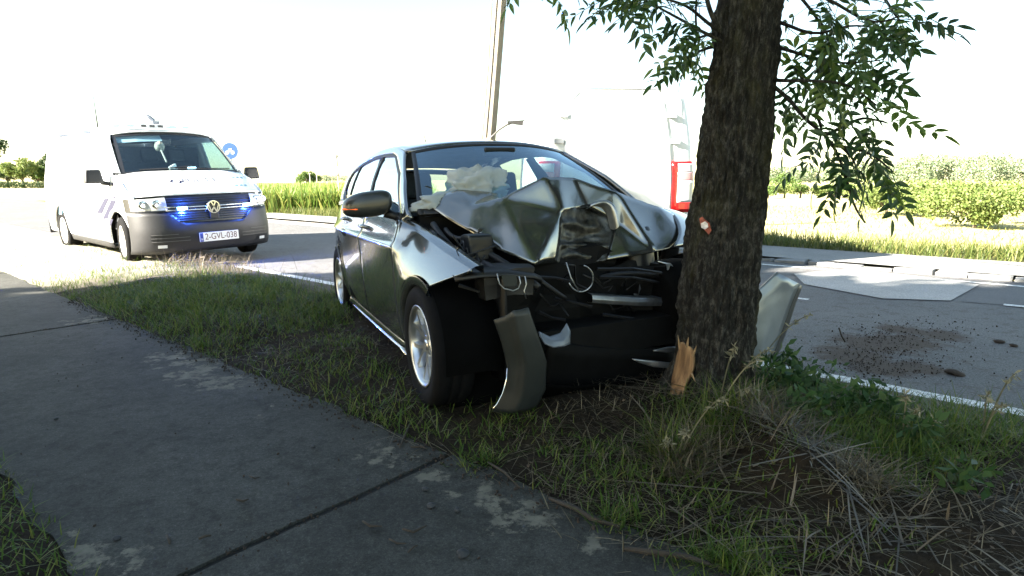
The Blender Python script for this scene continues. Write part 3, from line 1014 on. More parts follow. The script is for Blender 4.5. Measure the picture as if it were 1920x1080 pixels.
# greenhouse ------------------------------------------------------------------
def green(x, z, s, out=0.0):
    """side-glass surface: from the belt up to the roof rail"""
    zb = belt(x)
    yb = car_y(x, min(zb, .96)) - .012
    k = (z - zb) / 0.43
    y = yb - k * (yb - 0.555 * (1 - .06 * max(0, -x - .6))) + 0.028 * math.sin(max(0, min(1, k)) * PI)
    return Vector((x, s * (y + out), z))
ROOF_X = [.30, .12, -.1, -.4, -.8, -1.15, -1.4, -1.6]
ROOF_Z = [1.318, 1.368, 1.395, 1.408, 1.400, 1.362, 1.305, 1.235]
def rail_z(x): return float(np.interp(-x, [-v for v in ROOF_X], ROOF_Z))
def gstrip(name, A, B, m, s, par=None, out=0.0, thick=0.02, n=24):
    """panel between two side-view polylines (x, z), on the greenhouse surface"""
    def res(P):
        P = np.array(P, float)
        L = np.r_[0, np.cumsum(np.hypot(*np.diff(P, axis=0).T))]
        t = np.linspace(0, L[-1], n)
        return np.stack([np.interp(t, L, P[:, 0]), np.interp(t, L, P[:, 1])], 1)
    A, B = res(A), res(B)
    rows = []
    for a, b_ in zip(A, B):
        rows.append([green(lerp(a[0], b_[0], q), lerp(a[1], b_[1], q), s, out) for q in (0, .25, .5, .75, 1)])
    o = MB().grid(rows).build(name, m, par or CAR, True, weld=1e-5)
    f = sum((p.normal.y * s for p in o.data.polygons))
    if f < 0: o.data.flip_normals()
    if thick: mod_solid(o, thick, -1)
    return o
tx = [.02, -.1, -.3, -.5, -.75, -1.0, -1.2, -1.34]
dlo_top = [(x, rail_z(x) - .052) for x in tx]
for s in (-1, 1):
    # glass: front door, rear door, rear quarter light
    gstrip("side_window", [(-.14, belt(-.14) + .004), (.3, belt(.3) + .004), (.76, belt(.76) + .004)], [(-.37, rail_z(-.37) - .055), (-.12, rail_z(-.12) - .055), (.02, rail_z(.02) - .058), (.38, 1.19), (.70, belt(.76) + .03)], M_SIDEGLASS if s < 0 else M_GLASS, s, thick=0, out=-.008)
    gstrip("side_window", [(-1.03, belt(-1.0) + .03), (-.6, belt(-.6) + .004), (-.17, belt(-.17) + .004)], [(-1.10, rail_z(-1.10) - .055), (-.75, rail_z(-.75) - .053), (-.40, rail_z(-.40) - .055)], M_SIDEGLASS if s < 0 else M_GLASS, s, thick=0, out=-.008)
    gstrip("quarter_light", [(-1.36, 1.10), (-1.20, 1.035), (-1.06, 1.01)], [(-1.36, 1.235), (-1.25, 1.29), (-1.13, 1.315)], M_SIDEGLASS if s < 0 else M_GLASS, s, thick=0, out=-.006)
    # black frames and pillars
    gstrip("window_frame", [(-.13, belt(-.13)), (-.36, rail_z(-.36) - .055)], [(-.19, belt(-.19)), (-.42, rail_z(-.42) - .055)], M_BLACK, s, n=10)
    gstrip("window_frame", [(-1.02, 1.005), (-1.10, rail_z(-1.10) - .055)], [(-1.06, 1.008), (-1.14, rail_z(-1.14) - .055)], M_BLACK, s, n=10)
    gstrip("window_frame", [(-1.40, 1.10), (-1.2, belt(-1.2)), (-.6, belt(-.6) - .004), (.2, belt(.2) - .004), (.80, belt(.8) - .004)], [(-1.37, 1.11), (-1.2, belt(-1.2) + .022), (-.6, belt(-.6) + .012), (.2, belt(.2) + .012), (.76, belt(.76) + .014)], M_BLACK, s, out=.004, n=40)
    gstrip("window_frame", [(-1.40, 1.11), (-1.39, 1.225)] + [(x, rail_z(x) - .058) for x in tx[::-1]] + [(.38, 1.195), (.79, belt(.79) + .004)], [(-1.43, 1.11), (-1.42, 1.24)] + [(x - .004, rail_z(x) - .038) for x in tx[::-1]] + [(.40, 1.215), (.83, belt(.83) + .004)], M_BLACK, s, out=.003, n=60)
    # body-coloured rail from the A-pillar over the doors to the C-pillar
    Aa = [(.85, belt(.85) - .01), (.44, 1.205), (.06, 1.332)] + [(x, rail_z(x) - .036) for x in tx[1:]] + [(-1.43, 1.24), (-1.44, 1.10), (-1.36, 1.03)]
    Bb = [(.93, .955), (.60, 1.165), (.20, 1.352)] + [(x - .01, rail_z(x) + .006) for x in tx[1:]] + [(-1.52, 1.262), (-1.72, 1.10), (-1.86, 1.0)]
    gstrip("pillar_and_roof_rail", Aa, Bb, M_PAINT, s, n=70, out=.006)
    # C-pillar foot down to the quarter panel
    gstrip("pillar_foot", [(-1.36, 1.035), (-1.20, belt(-1.2) + .0), (-1.05, belt(-1.05))], [(-1.90, .995), (-1.88, .985), (-1.05, belt(-1.05) - .002)], M_PAINT, s, n=20, out=.004)
# roof skin
rows = []
for i in range(30):
    x = lerp(.20, -1.52, i / 29)
    yr = abs(green(x, rail_z(x), 1).y) - .002
    r = []
    for j in range(25):
        v = lerp(-1, 1, j / 24)
        xx = x + (.10 * (1 - v * v) * max(0, 1 - i / 6.0)) - (.06 * (1 - v * v) * max(0, (i - 23) / 6.0))
        r.append(Vector((xx, yr * v, rail_z(x) + .006 + .052 * (1 - abs(v) ** 2.4))))
    rows.append(r)
mod_solid(MB().grid(rows).build("roof", M_PAINT, CAR, True), .02, -1)
def header(v): return Vector((.205 + .10 * (1 - v * v), .548 * v, rail_z(.205) + .004 + .05 * (1 - abs(v) ** 2.4)))
def wsbase(v): return Vector((.90 + .14 * (1 - v * v), .715 * v, .965 + .012 * (1 - v * v)))
def ws(v, t, out=0.0):
    p = wsbase(v).lerp(header(v), t)
    bow = .022 * math.sin(PI * t)
    return p + Vector((.55, 0, .83)) * (bow + out)
rows = [[ws(lerp(-.97, .97, j / 24), lerp(.02, .985, i / 14)) for j in range(25)] for i in range(15)]
wsc = MB().grid(rows).build("windscreen", M_GLASS, CAR, True)
mb = MB()
mb.grid([[ws(lerp(-1, 1, j / 24), t, .004) for j in range(25)] for t in (.955, .98, 1.0)])
for a, c_ in ((-1.0, -.955), (.955, 1.0)):
    mb.grid([[ws(v, i / 14, .004) for v in (a, (a + c_) / 2, c_)] for i in range(15)])
mb.grid([[ws(lerp(-1, 1, j / 24), t, .004) for j in range(25)] for t in (0, .03, .06)])
mod_solid(mb.build("windscreen_seal", M_BLACK, CAR, True), .008, -1)
# tailgate, rear window, rear bumper, tail lights
def rearp(v, t):
    P = [(-1.56, .545, 1.255), (-1.70, .60, 1.13), (-1.83, .66, 1.0), (-1.915, .69, .88), (-1.93, .70, .72), (-1.955, .72, .56)]
    q = t * (len(P) - 1); i = min(int(q), len(P) - 2); f = q - i
    x, y, z = (lerp(P[i][k], P[i + 1][k], f) for k in range(3))
    return Vector((x - .07 * (1 - v * v), y * v, z + .04 * (1 - v * v) * (1 - t)))
g = lambda v0, v1, t0, t1, n=17, k=9: [[rearp(lerp(v0, v1, j / (n - 1)), lerp(t0, t1, i / (k - 1))) for j in range(n)] for i in range(k)]
MB().grid(g(-.86, .86, .05, .37)).build("rear_window", M_GLASS, CAR, True)
mb = MB().grid(g(-1, 1, -.0, .05, 17, 3)).grid(g(-1, 1, .37, 1)).grid(g(-1, -.86, .05, .37, 4)).grid(g(.86, 1, .05, .37, 4))
mod_solid(mb.build("tailgate", M_PAINT, CAR, True), .02, -1)
rows = []
for i in range(7):
    z = [.20, .26, .36, .46, .56, .60, .60][i]; o_ = [.02, .05, .07, .07, .05, .02, -.06][i]
    rows.append([Vector((-1.90 - o_ - .10 * (1 - abs(v) ** 3) + (.12 if abs(v) > .96 else 0), .79 * v, z)) for v in np.linspace(-1, 1, 25)])
MB().grid(rows).build("rear_bumper", M_PAINT, CAR, True)
for s in (-1, 1):
    MB().grid([[rearp(s * lerp(.70, 1.02, j / 4), t) + Vector((-.02, s * .02, 0)) for j in range(5)] for t in (.58, .68, .80)]).build("tail_light", M_REDLAMP, CAR, True)
# floor, bulkhead, inner body
mb = MB().box((-.45, 0, .30), (2.55, 1.18, .20)).box((-.9, 0, .50), (.7, 1.14, .25)).box((-.08, 0, .22), (1.9, 1.42, .06))
mb.build("floor_pan", M_LINER, CAR)
mb = MB()
for s in (-1, 1):
    mb.add([(-.12, s * .74, .22), (-.12, s * .78, .8), (-.2, s * .75, 1.0), (-.34, s * .60, 1.33), (-.26, s * .74, .22), (-.26, s * .78, .8), (-.32, s * .75, 1.0), (-.44, s * .60, 1.33)],
           [(0, 1, 5, 4), (1, 2, 6, 5), (2, 3, 7, 6)])
mod_solid(mb.build("inner_pillar", M_SEAT, CAR), .03, 0)
for s in (-1, 1):
    rows = [[Vector((x, s * (car_y(x, min(z, .96)) - .055), z)) for z in (.26, .5, .7, .9, belt(x) - .01)] for x in np.linspace(-1.0, .8, 10)]
    MB().grid(rows).build("door_card", M_SEAT, CAR, True)
MB().grid([[Vector((x, y, rail_z(x) - .02 + .03 * (1 - (y / .55) ** 2))) for y in np.linspace(-.53, .53, 9)] for x in np.linspace(.14, -1.45, 12)]).build("headliner", simple("headliner", (.30, .31, .31), .9), CAR, True)
# seats
def seat(x, y, w=.48):
    mb = MB()
    prof = [(.30, .30), (.28, .46), (-.16, .44), (-.24, .56), (-.33, .82), (-.39, 1.03), (-.48, 1.02), (-.43, .7), (-.34, .42), (-.30, .30)]
    rows = [[Vector((x + a, y + q * (w / 2) * (1 - .12 * max(0, z - .8)), z - (.02 if abs(q) > .9 else 0))) for a, z in prof] for q in (-1, -.93, -.6, 0, .6, .93, 1)]
    mb.grid(rows)
    o = mb.build("seat", M_SEAT, CAR, True)
    hb = MB().box((x - .43, y, 1.13), (.09, .25, .19), (0, -.22, 0)).build("headrest", M_SEAT, o)
    mod_bevel(hb, .035, 3)
    return o
seat(.02, -.36); seat(.0, .36)
mb = MB()
rows = [[Vector((-.82 + a, q, z)) for a, z in ((.2, .45), (-.22, .46), (-.30, .62), (-.42, .98), (-.50, .98))] for q in np.linspace(-.62, .62, 9)]
rb = mb.grid(rows).build("rear_bench", M_SEAT, CAR, True)
for y in (-.34, .34):
    mod_bevel(MB().box((-1.27, y, 1.04), (.08, .24, .13), (0, -.2, 0)).build("headrest", M_SEAT, rb), .03, 3)
# dashboard, wheel, mirror
rows = [[Vector((x + .05 * (1 - (y / .7) ** 2), y, z)) for x, z in ((.93, .955), (.80, .955), (.62, .945), (.56, .90), (.60, .70), (.66, .52))] for y in np.linspace(-.68, .68, 21)]
MB().grid(rows).build("dashboard", M_DASH, CAR, True)
mb = MB()
sc_ = Vector((.44, .36, .90))
ring = []
axd = Vector((-.88, 0, .48)).normalized(); e1 = Vector((0, 1, 0)); e2 = axd.cross(e1)
ring = [sc_ + (e1 * math.cos(a) + e2 * math.sin(a)) * .18 for a in np.linspace(0, 2 * PI, 33)]
mb.tube(ring, .015, 8, False)
mb.tube([sc_ - e1 * .17, sc_ + e1 * .17], .018, 6).tube([sc_, sc_ - e2 * .17], .018, 6).tube([sc_, sc_ - axd * .2], .03, 8)
mb.build("steering_wheel", M_BLACK, CAR, True)
mod_bevel(MB().box((.40, 0, 1.335), (.03, .22, .06), (0, .2, 0)).build("rear_view_mirror", M_BLACK, CAR), .01)
mb = MB()
mb.grid([[ws(lerp(-.30, .22, j / 8), t, -.012) for j in range(9)] for t in (.985, .95, .90)])
mb.build("mirror_base_shade", simple("ceramic_frit", (.01, .012, .02), .4), CAR)
# deployed airbags: creased cloth bags, half collapsed over the dashboard
def bag(name, c, r, seed, rot=0):
    bm = bmesh.new()
    bmesh.ops.create_icosphere(bm, subdivisions=4, radius=1)
    for v in bm.verts:
        p = v.co.copy()
        n1 = mnoise.noise(p * 1.6 + Vector((seed, 0, 0)))
        n2 = abs(mnoise.noise(p * 3.4 + Vector((0, seed, 0))))
        n3 = abs(mnoise.noise(p * 8 + Vector((0, 0, seed))))
        k = 1 + .46 * n1 - .52 * n2 - .14 * n3
        q = Vector((p.x * r[0], p.y * r[1], p.z * r[2])) * k
        if q.z < -.06: q.z = -.06 + (q.z + .06) * .25
        v.co = Vector(c) + q
    me = bpy.data.meshes.new(name)
    bm.to_mesh(me); bm.free()
    return link_mesh(name, me, M_BAG, CAR)
c0 = cl(893, 350, x=.74)
bag("airbag", (c0.x, c0.y, c0.z - .01), (.15, .21, .13), 3.1)
c0 = cl(835, 372, x=.82)
bag("airbag", (c0.x, c0.y, c0.z - .03), (.10, .20, .07), 5.4)

# wheels ----------------------------------------------------------------------
def car_wheel(x, y, s, z=RW, spin=0.3):
    w = empty("wheel", (x, y, z), (0, spin, 0))
    w.parent = CAR
    R = RW
    prof = [(.205, -.085), (.225, -.098), (.27, -.104), (.295, -.098), (.307, -.082), (R, -.06), (R, -.03), (R - .006, -.027), (R - .006, -.02), (R, -.017), (R, .017), (R - .006, .02), (R - .006, .027), (R, .03), (R, .06), (.307, .082), (.295, .098), (.27, .104), (.225, .098), (.205, .085)]
    MB().lathe(prof, 56, 'y', (0, 0, 0)).build("tyre", M_RUBBER, w, True)
    mb = MB().lathe([(.206, .086), (.212, .094), (.206, .097), (.192, .085), (.186, .05), (.18, -.08)], 56, 'y')
    rim = mb.build("rim", M_ALLOY, w, True)
    mb = MB()
    mb.lathe([(0, .066), (.022, .066), (.030, .060), (.05, .058), (.062, .05), (.062, .0)], 24, 'y')
    for k in range(5):
        for d in (-.17, .17):
            a = k * 2 * PI / 5 + d * .55
            b_ = k * 2 * PI / 5 + d * 1.9
            A = Vector((math.cos(a), 0, math.sin(a))); B = Vector((math.cos(b_), 0, math.sin(b_)))
            ta = Vector((-A.z, 0, A.x)); tb = Vector((-B.z, 0, B.x))
            V = []
            for (P, T, r, w_, yy) in ((A, ta, .035, .015, .058), (A.lerp(B, .5).normalized(), ta, .11, .013, .066), (B, tb, .20, .019, .078)):
                V += [P * r + T * w_ + Vector((0, yy - .03, 0)), P * r + T * w_ * .7 + Vector((0, yy, 0)), P * r - T * w_ * .7 + Vector((0, yy, 0)), P * r - T * w_ + Vector((0, yy - .03, 0))]
            F = []
            for i in range(2):
                o_ = i * 4
                F += [(o_, o_ + 1, o_ + 5, o_ + 4), (o_ + 1, o_ + 2, o_ + 6, o_ + 5), (o_ + 2, o_ + 3, o_ + 7, o_ + 6)]
            mb.add(V, F)
    mb.build("spokes", M_ALLOY, w)
    MB().lathe([(0, .0), (.17, .0), (.175, -.02)], 32, 'y').build("brake_disc", simple("brake_disc", (.025, .025, .026), .6, metal=.3), w, True)
    if s < 0: w.rotation_euler = (0, spin, PI)
    return w
car_wheel(XF, -.745, -1, .318, .5)
car_wheel(XR, -.745, -1, .315, .1)
car_wheel(XF - .16, .735, 1, .315, .2)
car_wheel(XR, .745, 1, .315, .9)

# door mirror -------------------------------------------------------------------
def door_mirror(s):
    bm = bmesh.new()
    bmesh.ops.create_icosphere(bm, subdivisions=4, radius=1)
    for v in bm.verts:
        p = v.co
        sg = lambda a, e: math.copysign(abs(a) ** e, a)
        x = sg(p.x, .62) * .075; y = sg(p.y, .75) * .135; z = sg(p.z, .7) * .082
        if p.x < 0: x *= .35                               # flat glass side faces backwards
        z *= 1 - .22 * (p.y + 1) / 2                       # slimmer towards the tip
        z += .018 * p.y * -1
        v.co = Vector((x - .03 * (p.y + 1), y, z))
    me = bpy.data.meshes.new("door_mirror")
    for v in bm.verts: v.co.y *= s
    if s < 0: bmesh.ops.reverse_faces(bm, faces=bm.faces)
    bm.to_mesh(me); bm.free()
    m = link_mesh("door_mirror", me, simple("mirror_cap", (.020, .022, .021), .35, coat=.35, var=.1), CAR)
    m.location = (.70, s * .945, 1.028)
    mb = MB().tube([(-.03, -s * .10, -.05), (-.02, -s * .16, -.075), (.0, -s * .24, -.08)], [.03, .024, .028], 8)
    mb.build("mirror_arm", M_BLACK, m, True)
    pts = []
    for k in range(8):
        t = .46 + .54 * k / 7
        pts.append(Vector((lerp(.055, -.03, t ** 1.5), s * lerp(.0, .138, t), lerp(-.028, -.022, t))))
    mb = MB().tube(pts, [.003, .006, .007, .008, .008, .007, .006, .004], 6)
    mb.build("indicator", M_ORANGE, m, True)
    mb = MB().grid([[Vector((-.032 - .03 * (y / .135 + 1), s * y, z)) for z in (-.06, 0, .055)] for y in (-.11, 0, .10)])
    mb.build("mirror_glass", M_CHROME, m)
    return m
door_mirror(-1)
tag(MB().tube([(-1.25, 0, 1.435), (-1.33, 0, 1.56), (-1.36, 0, 1.61)], [.009, .004, .002], 6).build("aerial", M_BLACK, CAR, True))

# the buckled bonnet ---------------------------------------------------------------
HV = {}
def hv(k, px, py, x): HV[k] = cl(px, py, x=x)
hv('a', 799, 384, .83); hv('b', 826, 367, .85); hv('c', 858, 355, .87); hv('d', 936, 361, .92)
hv('D', 938, 372, 1.13); hv('s', 880, 388, 1.06); hv('L1', 877, 431, 1.16); hv('L0', 838, 408, 1.02); hv('L2', 938, 469, 1.33); hv('C', 1004, 496, 1.46)
hv('M', 974, 436, 1.335); hv('A', 1020, 328, 1.22); hv('B', 1054, 397, 1.27); hv('T1', 1076, 331, 1.16); hv('Ut', 1102, 388, 1.20)
hv('E', 1155, 356, 1.22); hv('R1', 1157, 418, 1.23); hv('F', 1234, 388, 1.20); hv('G', 1227, 472, 1.40); hv('Bb', 1046, 492, 1.36); hv('Rb', 1137, 487, 1.36)
hv('H1', 1262, 397, 1.16); hv('H2', 1278, 440, 1.32); hv('H3', 1255, 466, 1.38); hv('G0', 1180, 480, 1.40)
hv('E2', 1120, 345, 1.19)
HV['k0'] = Vector((.86, -.25, .985)); HV['k1'] = Vector((.88, .12, .99)); HV['k2'] = Vector((.86, .42, .985)); HV['k3'] = Vector((.80, .66, .95)); HV['k4'] = Vector((.86, .72, .92))
HT = [('a', 'b', 's'), ('b', 'c', 's'), ('c', 'd', 's'), ('d', 'D', 's'), ('a', 's', 'L0'), ('L0', 's', 'L1'), ('s', 'D', 'L1'), ('D', 'L2', 'L1'), ('D', 'M', 'L2'), ('M', 'C', 'L2'),
      ('D', 'A', 'B'), ('D', 'B', 'M'), ('M', 'B', 'C'), ('B', 'Bb', 'C'), ('A', 'T1', 'B'), ('T1', 'Ut', 'B'), ('T1', 'E2', 'Ut'), ('E2', 'E', 'Ut'), ('E', 'R1', 'Ut'), ('E', 'F', 'G'), ('E', 'G', 'R1'),
      ('R1', 'G', 'G0'), ('R1', 'G0', 'Rb'), ('F', 'H1', 'H2'), ('F', 'H2', 'G'), ('G', 'H2', 'H3'),
      ('d', 'k0', 'D'), ('D', 'k0', 'A'), ('A', 'k0', 'k1'), ('A', 'k1', 'T1'), ('T1', 'k1', 'E2'), ('E2', 'k1', 'k2'), ('E2', 'k2', 'E'), ('E', 'k2', 'k3'), ('E', 'k3', 'F'), ('F', 'k3', 'k4'), ('F', 'k4', 'H1'), ('c', 'k0', 'd')]
keys = list(HV)
hood = obj("bonnet", [HV[k] for k in keys], [tuple(keys.index(q) for q in t) for t in HT], M_CRUMP, CAR, True)
bm = bmesh.new(); bm.from_mesh(hood.data)
bmesh.ops.recalc_face_normals(bm, faces=bm.faces)
up = sum(f.normal.z + .4 * f.normal.x for f in bm.faces)
if up < 0: bmesh.ops.reverse_faces(bm, faces=bm.faces)
bmesh.ops.subdivide_edges(bm, edges=bm.edges, cuts=7, use_grid_fill=True)
orig = {k: v for k, v in HV.items()}
for it in range(2):
    new = {}
    for v in bm.verts:
        if v.is_boundary: continue
        a = sum((e.other_vert(v).co for e in v.link_edges), Vector()) / len(v.link_edges)
        w = .05 + .5 * max(0, mnoise.noise(v.co * 3.5 + Vector((8, 2, 5))) + .25)
        new[v] = v.co.lerp(a, min(.6, w))
    for v, c in new.items(): v.co = c
bm.normal_update()
for v in bm.verts:
    p = v.co
    rip = math.sin(p.y * 38 + mnoise.noise(p * 5) * 5) * max(0, mnoise.noise(p * 4.2 + Vector((1, 7, 3)))) * .006
    v.co = p + v.normal * (mnoise.noise(p * 4.5 + Vector((3, 1, 2))) * .012 + mnoise.noise(p * 12) * .0016 + rip)
bm.to_mesh(hood.data); bm.free()
hood.data.polygons.foreach_set("use_smooth", [True] * len(hood.data.polygons))
mod_solid(hood, .012, -1)
# the imprint of the trunk: a hollow, torn column of sheet in the middle of the bonnet
nr, ncol = 22, 14
rows = []
top = [HV['B'], HV['Ut'], HV['R1']]; bot = [HV['Bb'], HV['Bb'].lerp(HV['Rb'], .5), HV['Rb']]
for i in range(nr + 1):
    t = i / nr
    L = HV['B'].lerp(HV['Bb'], t); Rr = HV['R1'].lerp(HV['Rb'], t)
    r = []
    for j in range(ncol + 1):
        q = j / ncol
        p = L.lerp(Rr, q)
        arc = math.sin(PI * q)
        if t < .3: p += (HV['Ut'] - (HV['B'].lerp(HV['R1'], .5))) * arc * (1 - t / .3)
        dep = -.07 * arc * min(1, t * 2.5 + .2)
        ridge = .035 * math.exp(-((t - .60 - .07 * (q - .5) ** 2 * 4) / .045) ** 2) + .028 * math.exp(-((t - .22) / .05) ** 2) * (q < .75)
        bulge = .05 * math.exp(-((t - .82) / .12) ** 2) * arc
        n_ = mnoise.noise(Vector((q * 4, t * 6, 1.7))) * .024 + mnoise.noise(Vector((q * 11, t * 16, 5.7))) * .009
        k = (0 if j in (0, ncol) else 1)
        p = p + Vector((.9, 0, .3)) * (dep + (ridge + bulge + n_) * k)
        r.append(p)
    rows.append(r)
o = MB().grid(rows).build("bonnet_dent", M_SCUFF, CAR, True)
mod_sub(o, 1); mod_solid(o, .01, -1)
# torn lip with bare metal at the right of the imprint
mb = MB()
pts = [cl(x, y, x=xx) for x, y, xx in ((1103, 384, 1.20), (1118, 377, 1.215), (1134, 376, 1.225), (1146, 383, 1.24), (1151, 396, 1.25), (1154, 410, 1.26), (1156, 422, 1.265))]
rows = []
for i, p in enumerate(pts):
    j = Vector((.02, 0, 0)) * (1 + mnoise.noise(p * 20))
    rows.append([p, p + Vector((.03, 0, .012)) + j * .5, p + Vector((.022, -.02, -.022)) + j, p + Vector((-.02, -.03, -.03))])
mod_sub(MB().grid(rows).build("torn_edge", M_STEEL, CAR, True), 2)

# left front fender, folded back beside the trunk
rows = []
for px0, py0, x0, px1, py1, x1, px2, py2, x2 in ((1236, 387, 1.10, 1262, 392, 1.05, 1293, 404, .98), (1264, 399, 1.17, 1286, 404, 1.12, 1312, 420, 1.05), (1280, 440, 1.39, 1300, 432, 1.3, 1325, 438, 1.22), (1256, 468, 1.50, 1288, 455, 1.42, 1330, 446, 1.34)):
    rows.append([cl(px0, py0, x=x0), cl(px1, py1, x=x1), cl(px2, py2, x=x2)])
o = MB().grid(rows).build("buckled_fender", M_CRUMP, CAR, True)
mod_sub(o, 2); mod_solid(o, .01, -1)

# engine bay ---------------------------------------------------------------------
mb = MB()
mb.box((.86, 0, .62), (.05, 1.40, .70))                                   # bulkhead
mb.box((1.10, 0, .30), (.9, 1.1, .16))
mb.build("bulkhead", M_DARKIN, CAR)
def rough_block(name, c, d, m, amp=.03, seed=0, cuts=4):
    bm = bmesh.new()
    bmesh.ops.create_cube(bm, size=1)
    bmesh.ops.subdivide_edges(bm, edges=bm.edges, cuts=cuts, use_grid_fill=True)
    for v in bm.verts:
        p = Vector((v.co.x * d[0], v.co.y * d[1], v.co.z * d[2])) + Vector(c)
        v.co = p + Vector((mnoise.noise(p * 6 + Vector((seed, 0, 0))), mnoise.noise(p * 6 + Vector((0, seed, 0))), mnoise.noise(p * 6 + Vector((0, 0, seed))))) * amp
    me = bpy.data.meshes.new(name)
    bm.to_mesh(me); bm.free()
    return link_mesh(name, me, m, CAR, False)
rough_block("engine_block", (1.12, -.02, .56), (.42, .62, .40), M_DARKIN, .06, 1)
rough_block("gearbox", (1.16, .42, .50), (.34, .34, .32), M_DARKIN, .05, 4)
rough_block("battery", (1.02, .48, .74), (.22, .26, .20), M_BLACK, .02, 7)
M_INNER = simple("inner_wing_grey", (.006, .007, .009), .45, metal=.3, var=.5, scale=7, coat=.1)
for s in (-1, 1):
    rows = [[Vector((x, s * (.56 + .05 * math.sin(x * 7)), z)) for z in (.17, .45, .66, .82 - .22 * max(0, x - 1.1))] for x in np.linspace(.88, 1.62 if s < 0 else 1.30, 9)]
    mod_solid(MB().grid(rows).build("inner_wing", M_INNER, CAR, True), .012)
    o = MB().lathe([(0, .86), (.07, .86), (.085, .84), (.10, .70), (.115, .5)], 20, 'z', (1.24, s * .50, 0)).build("strut_tower", M_INNER, CAR, True)
# washer bottle / reservoir shape seen under the bonnet's raised edge
o = rough_block("reservoir", cl(893, 462, x=1.28) - Vector((0, 0, .0)), (.14, .13, .12), M_INNER, .02, 11)
mod_sub(o, 1)
for (a, b_, c_, r) in (((835, 430, 1.05), (850, 455, 1.15), (880, 445, 1.2), .014), ((812, 420, 1.0), (840, 470, 1.2), (900, 500, 1.4), .018), ((905, 470, 1.3), (960, 500, 1.45), (1010, 540, 1.55), .02), ((1130, 520, 1.45), (1180, 505, 1.4), (1250, 520, 1.42), .015), ((1000, 515, 1.5), (1030, 540, 1.55), (1060, 560, 1.5), .013)):
    P = [cl(*a[:2], x=a[2]), cl(*b_[:2], x=b_[2]), cl(*c_[:2], x=c_[2])]
    pts = [P[0] * (1 - t) ** 2 + P[1] * 2 * t * (1 - t) + P[2] * t * t for t in np.linspace(0, 1, 9)]
    MB().tube(pts, r, 8).build("hose", M_BLACK, CAR, True)
# crushed radiator pack and slam panel
rows = []
for i in range(9):
    z = lerp(.24, .64, i / 8)
    rows.append([Vector((1.40 - .22 * math.exp(-((y - .12) / .28) ** 2) + mnoise.noise(Vector((y * 5, z * 6, 2))) * .04, y, z)) for y in np.linspace(-.50, .62, 15)])
mod_solid(MB().grid(rows).build("radiator", M_DARKIN, CAR, False), .04)
rows = []
for px, py, x in ((850, 517, 1.60), (900, 510, 1.62), (950, 508, 1.62), (1000, 512, 1.60), (1015, 518, 1.56)):
    p = cl(px, py, x=x); q = cl(px + 3, py + 9, x=x + .02)
    rows.append([p + Vector((-.10, 0, .01)), p, q])
mod_solid(MB().grid(rows).build("slam_panel", M_BLACK, CAR, True), .012)
# bumper beam of bare metal
rows = []
for px, py, x in ((1110, 560, 1.44), (1150, 563, 1.46), (1200, 566, 1.47), (1250, 566, 1.45), (1300, 563, 1.40), (1340, 560, 1.32)):
    p = cl(px, py - 7, x=x); q = cl(px, py + 8, x=x)
    rows.append([p + Vector((-.06, 0, .006)), p + Vector((-.004, 0, .002)), p, p.lerp(q, .5) + Vector((.008, 0, mnoise.noise(p * 9) * .01)), q, q + Vector((-.06, 0, -.004))])
mod_bevel(MB().grid(rows).build("crash_beam", M_STEEL, CAR, False), .004)
# right headlight: dark housing with bright bezels
hl = rough_block("headlight", cl(955, 530, x=1.56) + Vector((-.06, 0, 0)), (.16, .26, .13), M_BLACK, .025, 21)
mb = MB()
for pts in (((932, 513), (936, 532), (945, 541), (962, 545), (972, 541), (976, 530), (973, 518)), ((984, 518), (987, 533), (983, 545), (986, 560))):
    P = [cl(x, y, x=1.66) for x, y in pts]
    mb.tube([P[0]] + P, .0032, 6)
mb.build("bezel", M_STEEL, hl, True)
mb = MB()
P = [cl(x, y, x=1.645) for x, y in ((940, 516), (968, 516), (970, 536), (945, 537))]
mb.add(P, [(0, 1, 2, 3)])
mb.build("lens", simple("dark_lens", (.02, .022, .028), .05, coat=1), hl)
# broken badge ring of the grille
mb = MB()
cx, cy = 1089, 522
for a0, a1 in ((200, 330), (-40, 75)):
    P = [cl(cx + 23 * math.cos(math.radians(a)) * 1.0, cy - 25 * math.sin(math.radians(a)), x=1.60 + .02 * math.sin(math.radians(a))) for a in np.linspace(a0, a1, 14)]
    mb.tube(P, .0036, 6)
mb.tube([cl(1062, 492, x=1.6), cl(1070, 520, x=1.61), cl(1085, 546, x=1.62)], .003, 6)
mb.build("grille_badge_ring", M_STEEL, CAR, True)
# lower front: bumper skin hanging in pieces, with black sheets filling the shade below
M_BUMP = simple("grey_bumper_plastic", (.026, .029, .027), .5, coat=.05, var=.1, scale=6)
def hang(name, L, m, thick=.008, sub=2):
    rows = [[cl(px, py, x=x) for px, py, x in row] for row in L]
    o = MB().grid(rows).build(name, m, CAR, True)
    mod_sub(o, sub, True); mod_solid(o, thick, 0)
    return o
hang("torn_bumper_corner", (((926, 600, 1.72), (948, 592, 1.76), (962, 583, 1.82), (976, 581, 1.82), (990, 577, 1.81)), ((940, 640, 1.70), (962, 634, 1.75), (974, 631, 1.81), (990, 629, 1.81), (1008, 628, 1.80)), ((952, 690, 1.67), (974, 686, 1.72), (986, 683, 1.78), (1004, 680, 1.78), (1024, 676, 1.77)),
                            ((944, 735, 1.63), (965, 738, 1.68), (980, 738, 1.73), (1000, 736, 1.73), (1022, 730, 1.72)), ((921, 771, 1.58), (945, 775, 1.63), (965, 774, 1.68), (985, 772, 1.68), (1005, 764, 1.67))), M_BUMP)
MB().tube([cl(x, y, x=1.68) for x, y in ((951, 690), (949, 715), (942, 738), (932, 757), (920, 773))], .004, 6).build("bumper_trim", M_CHROME, CAR, True)
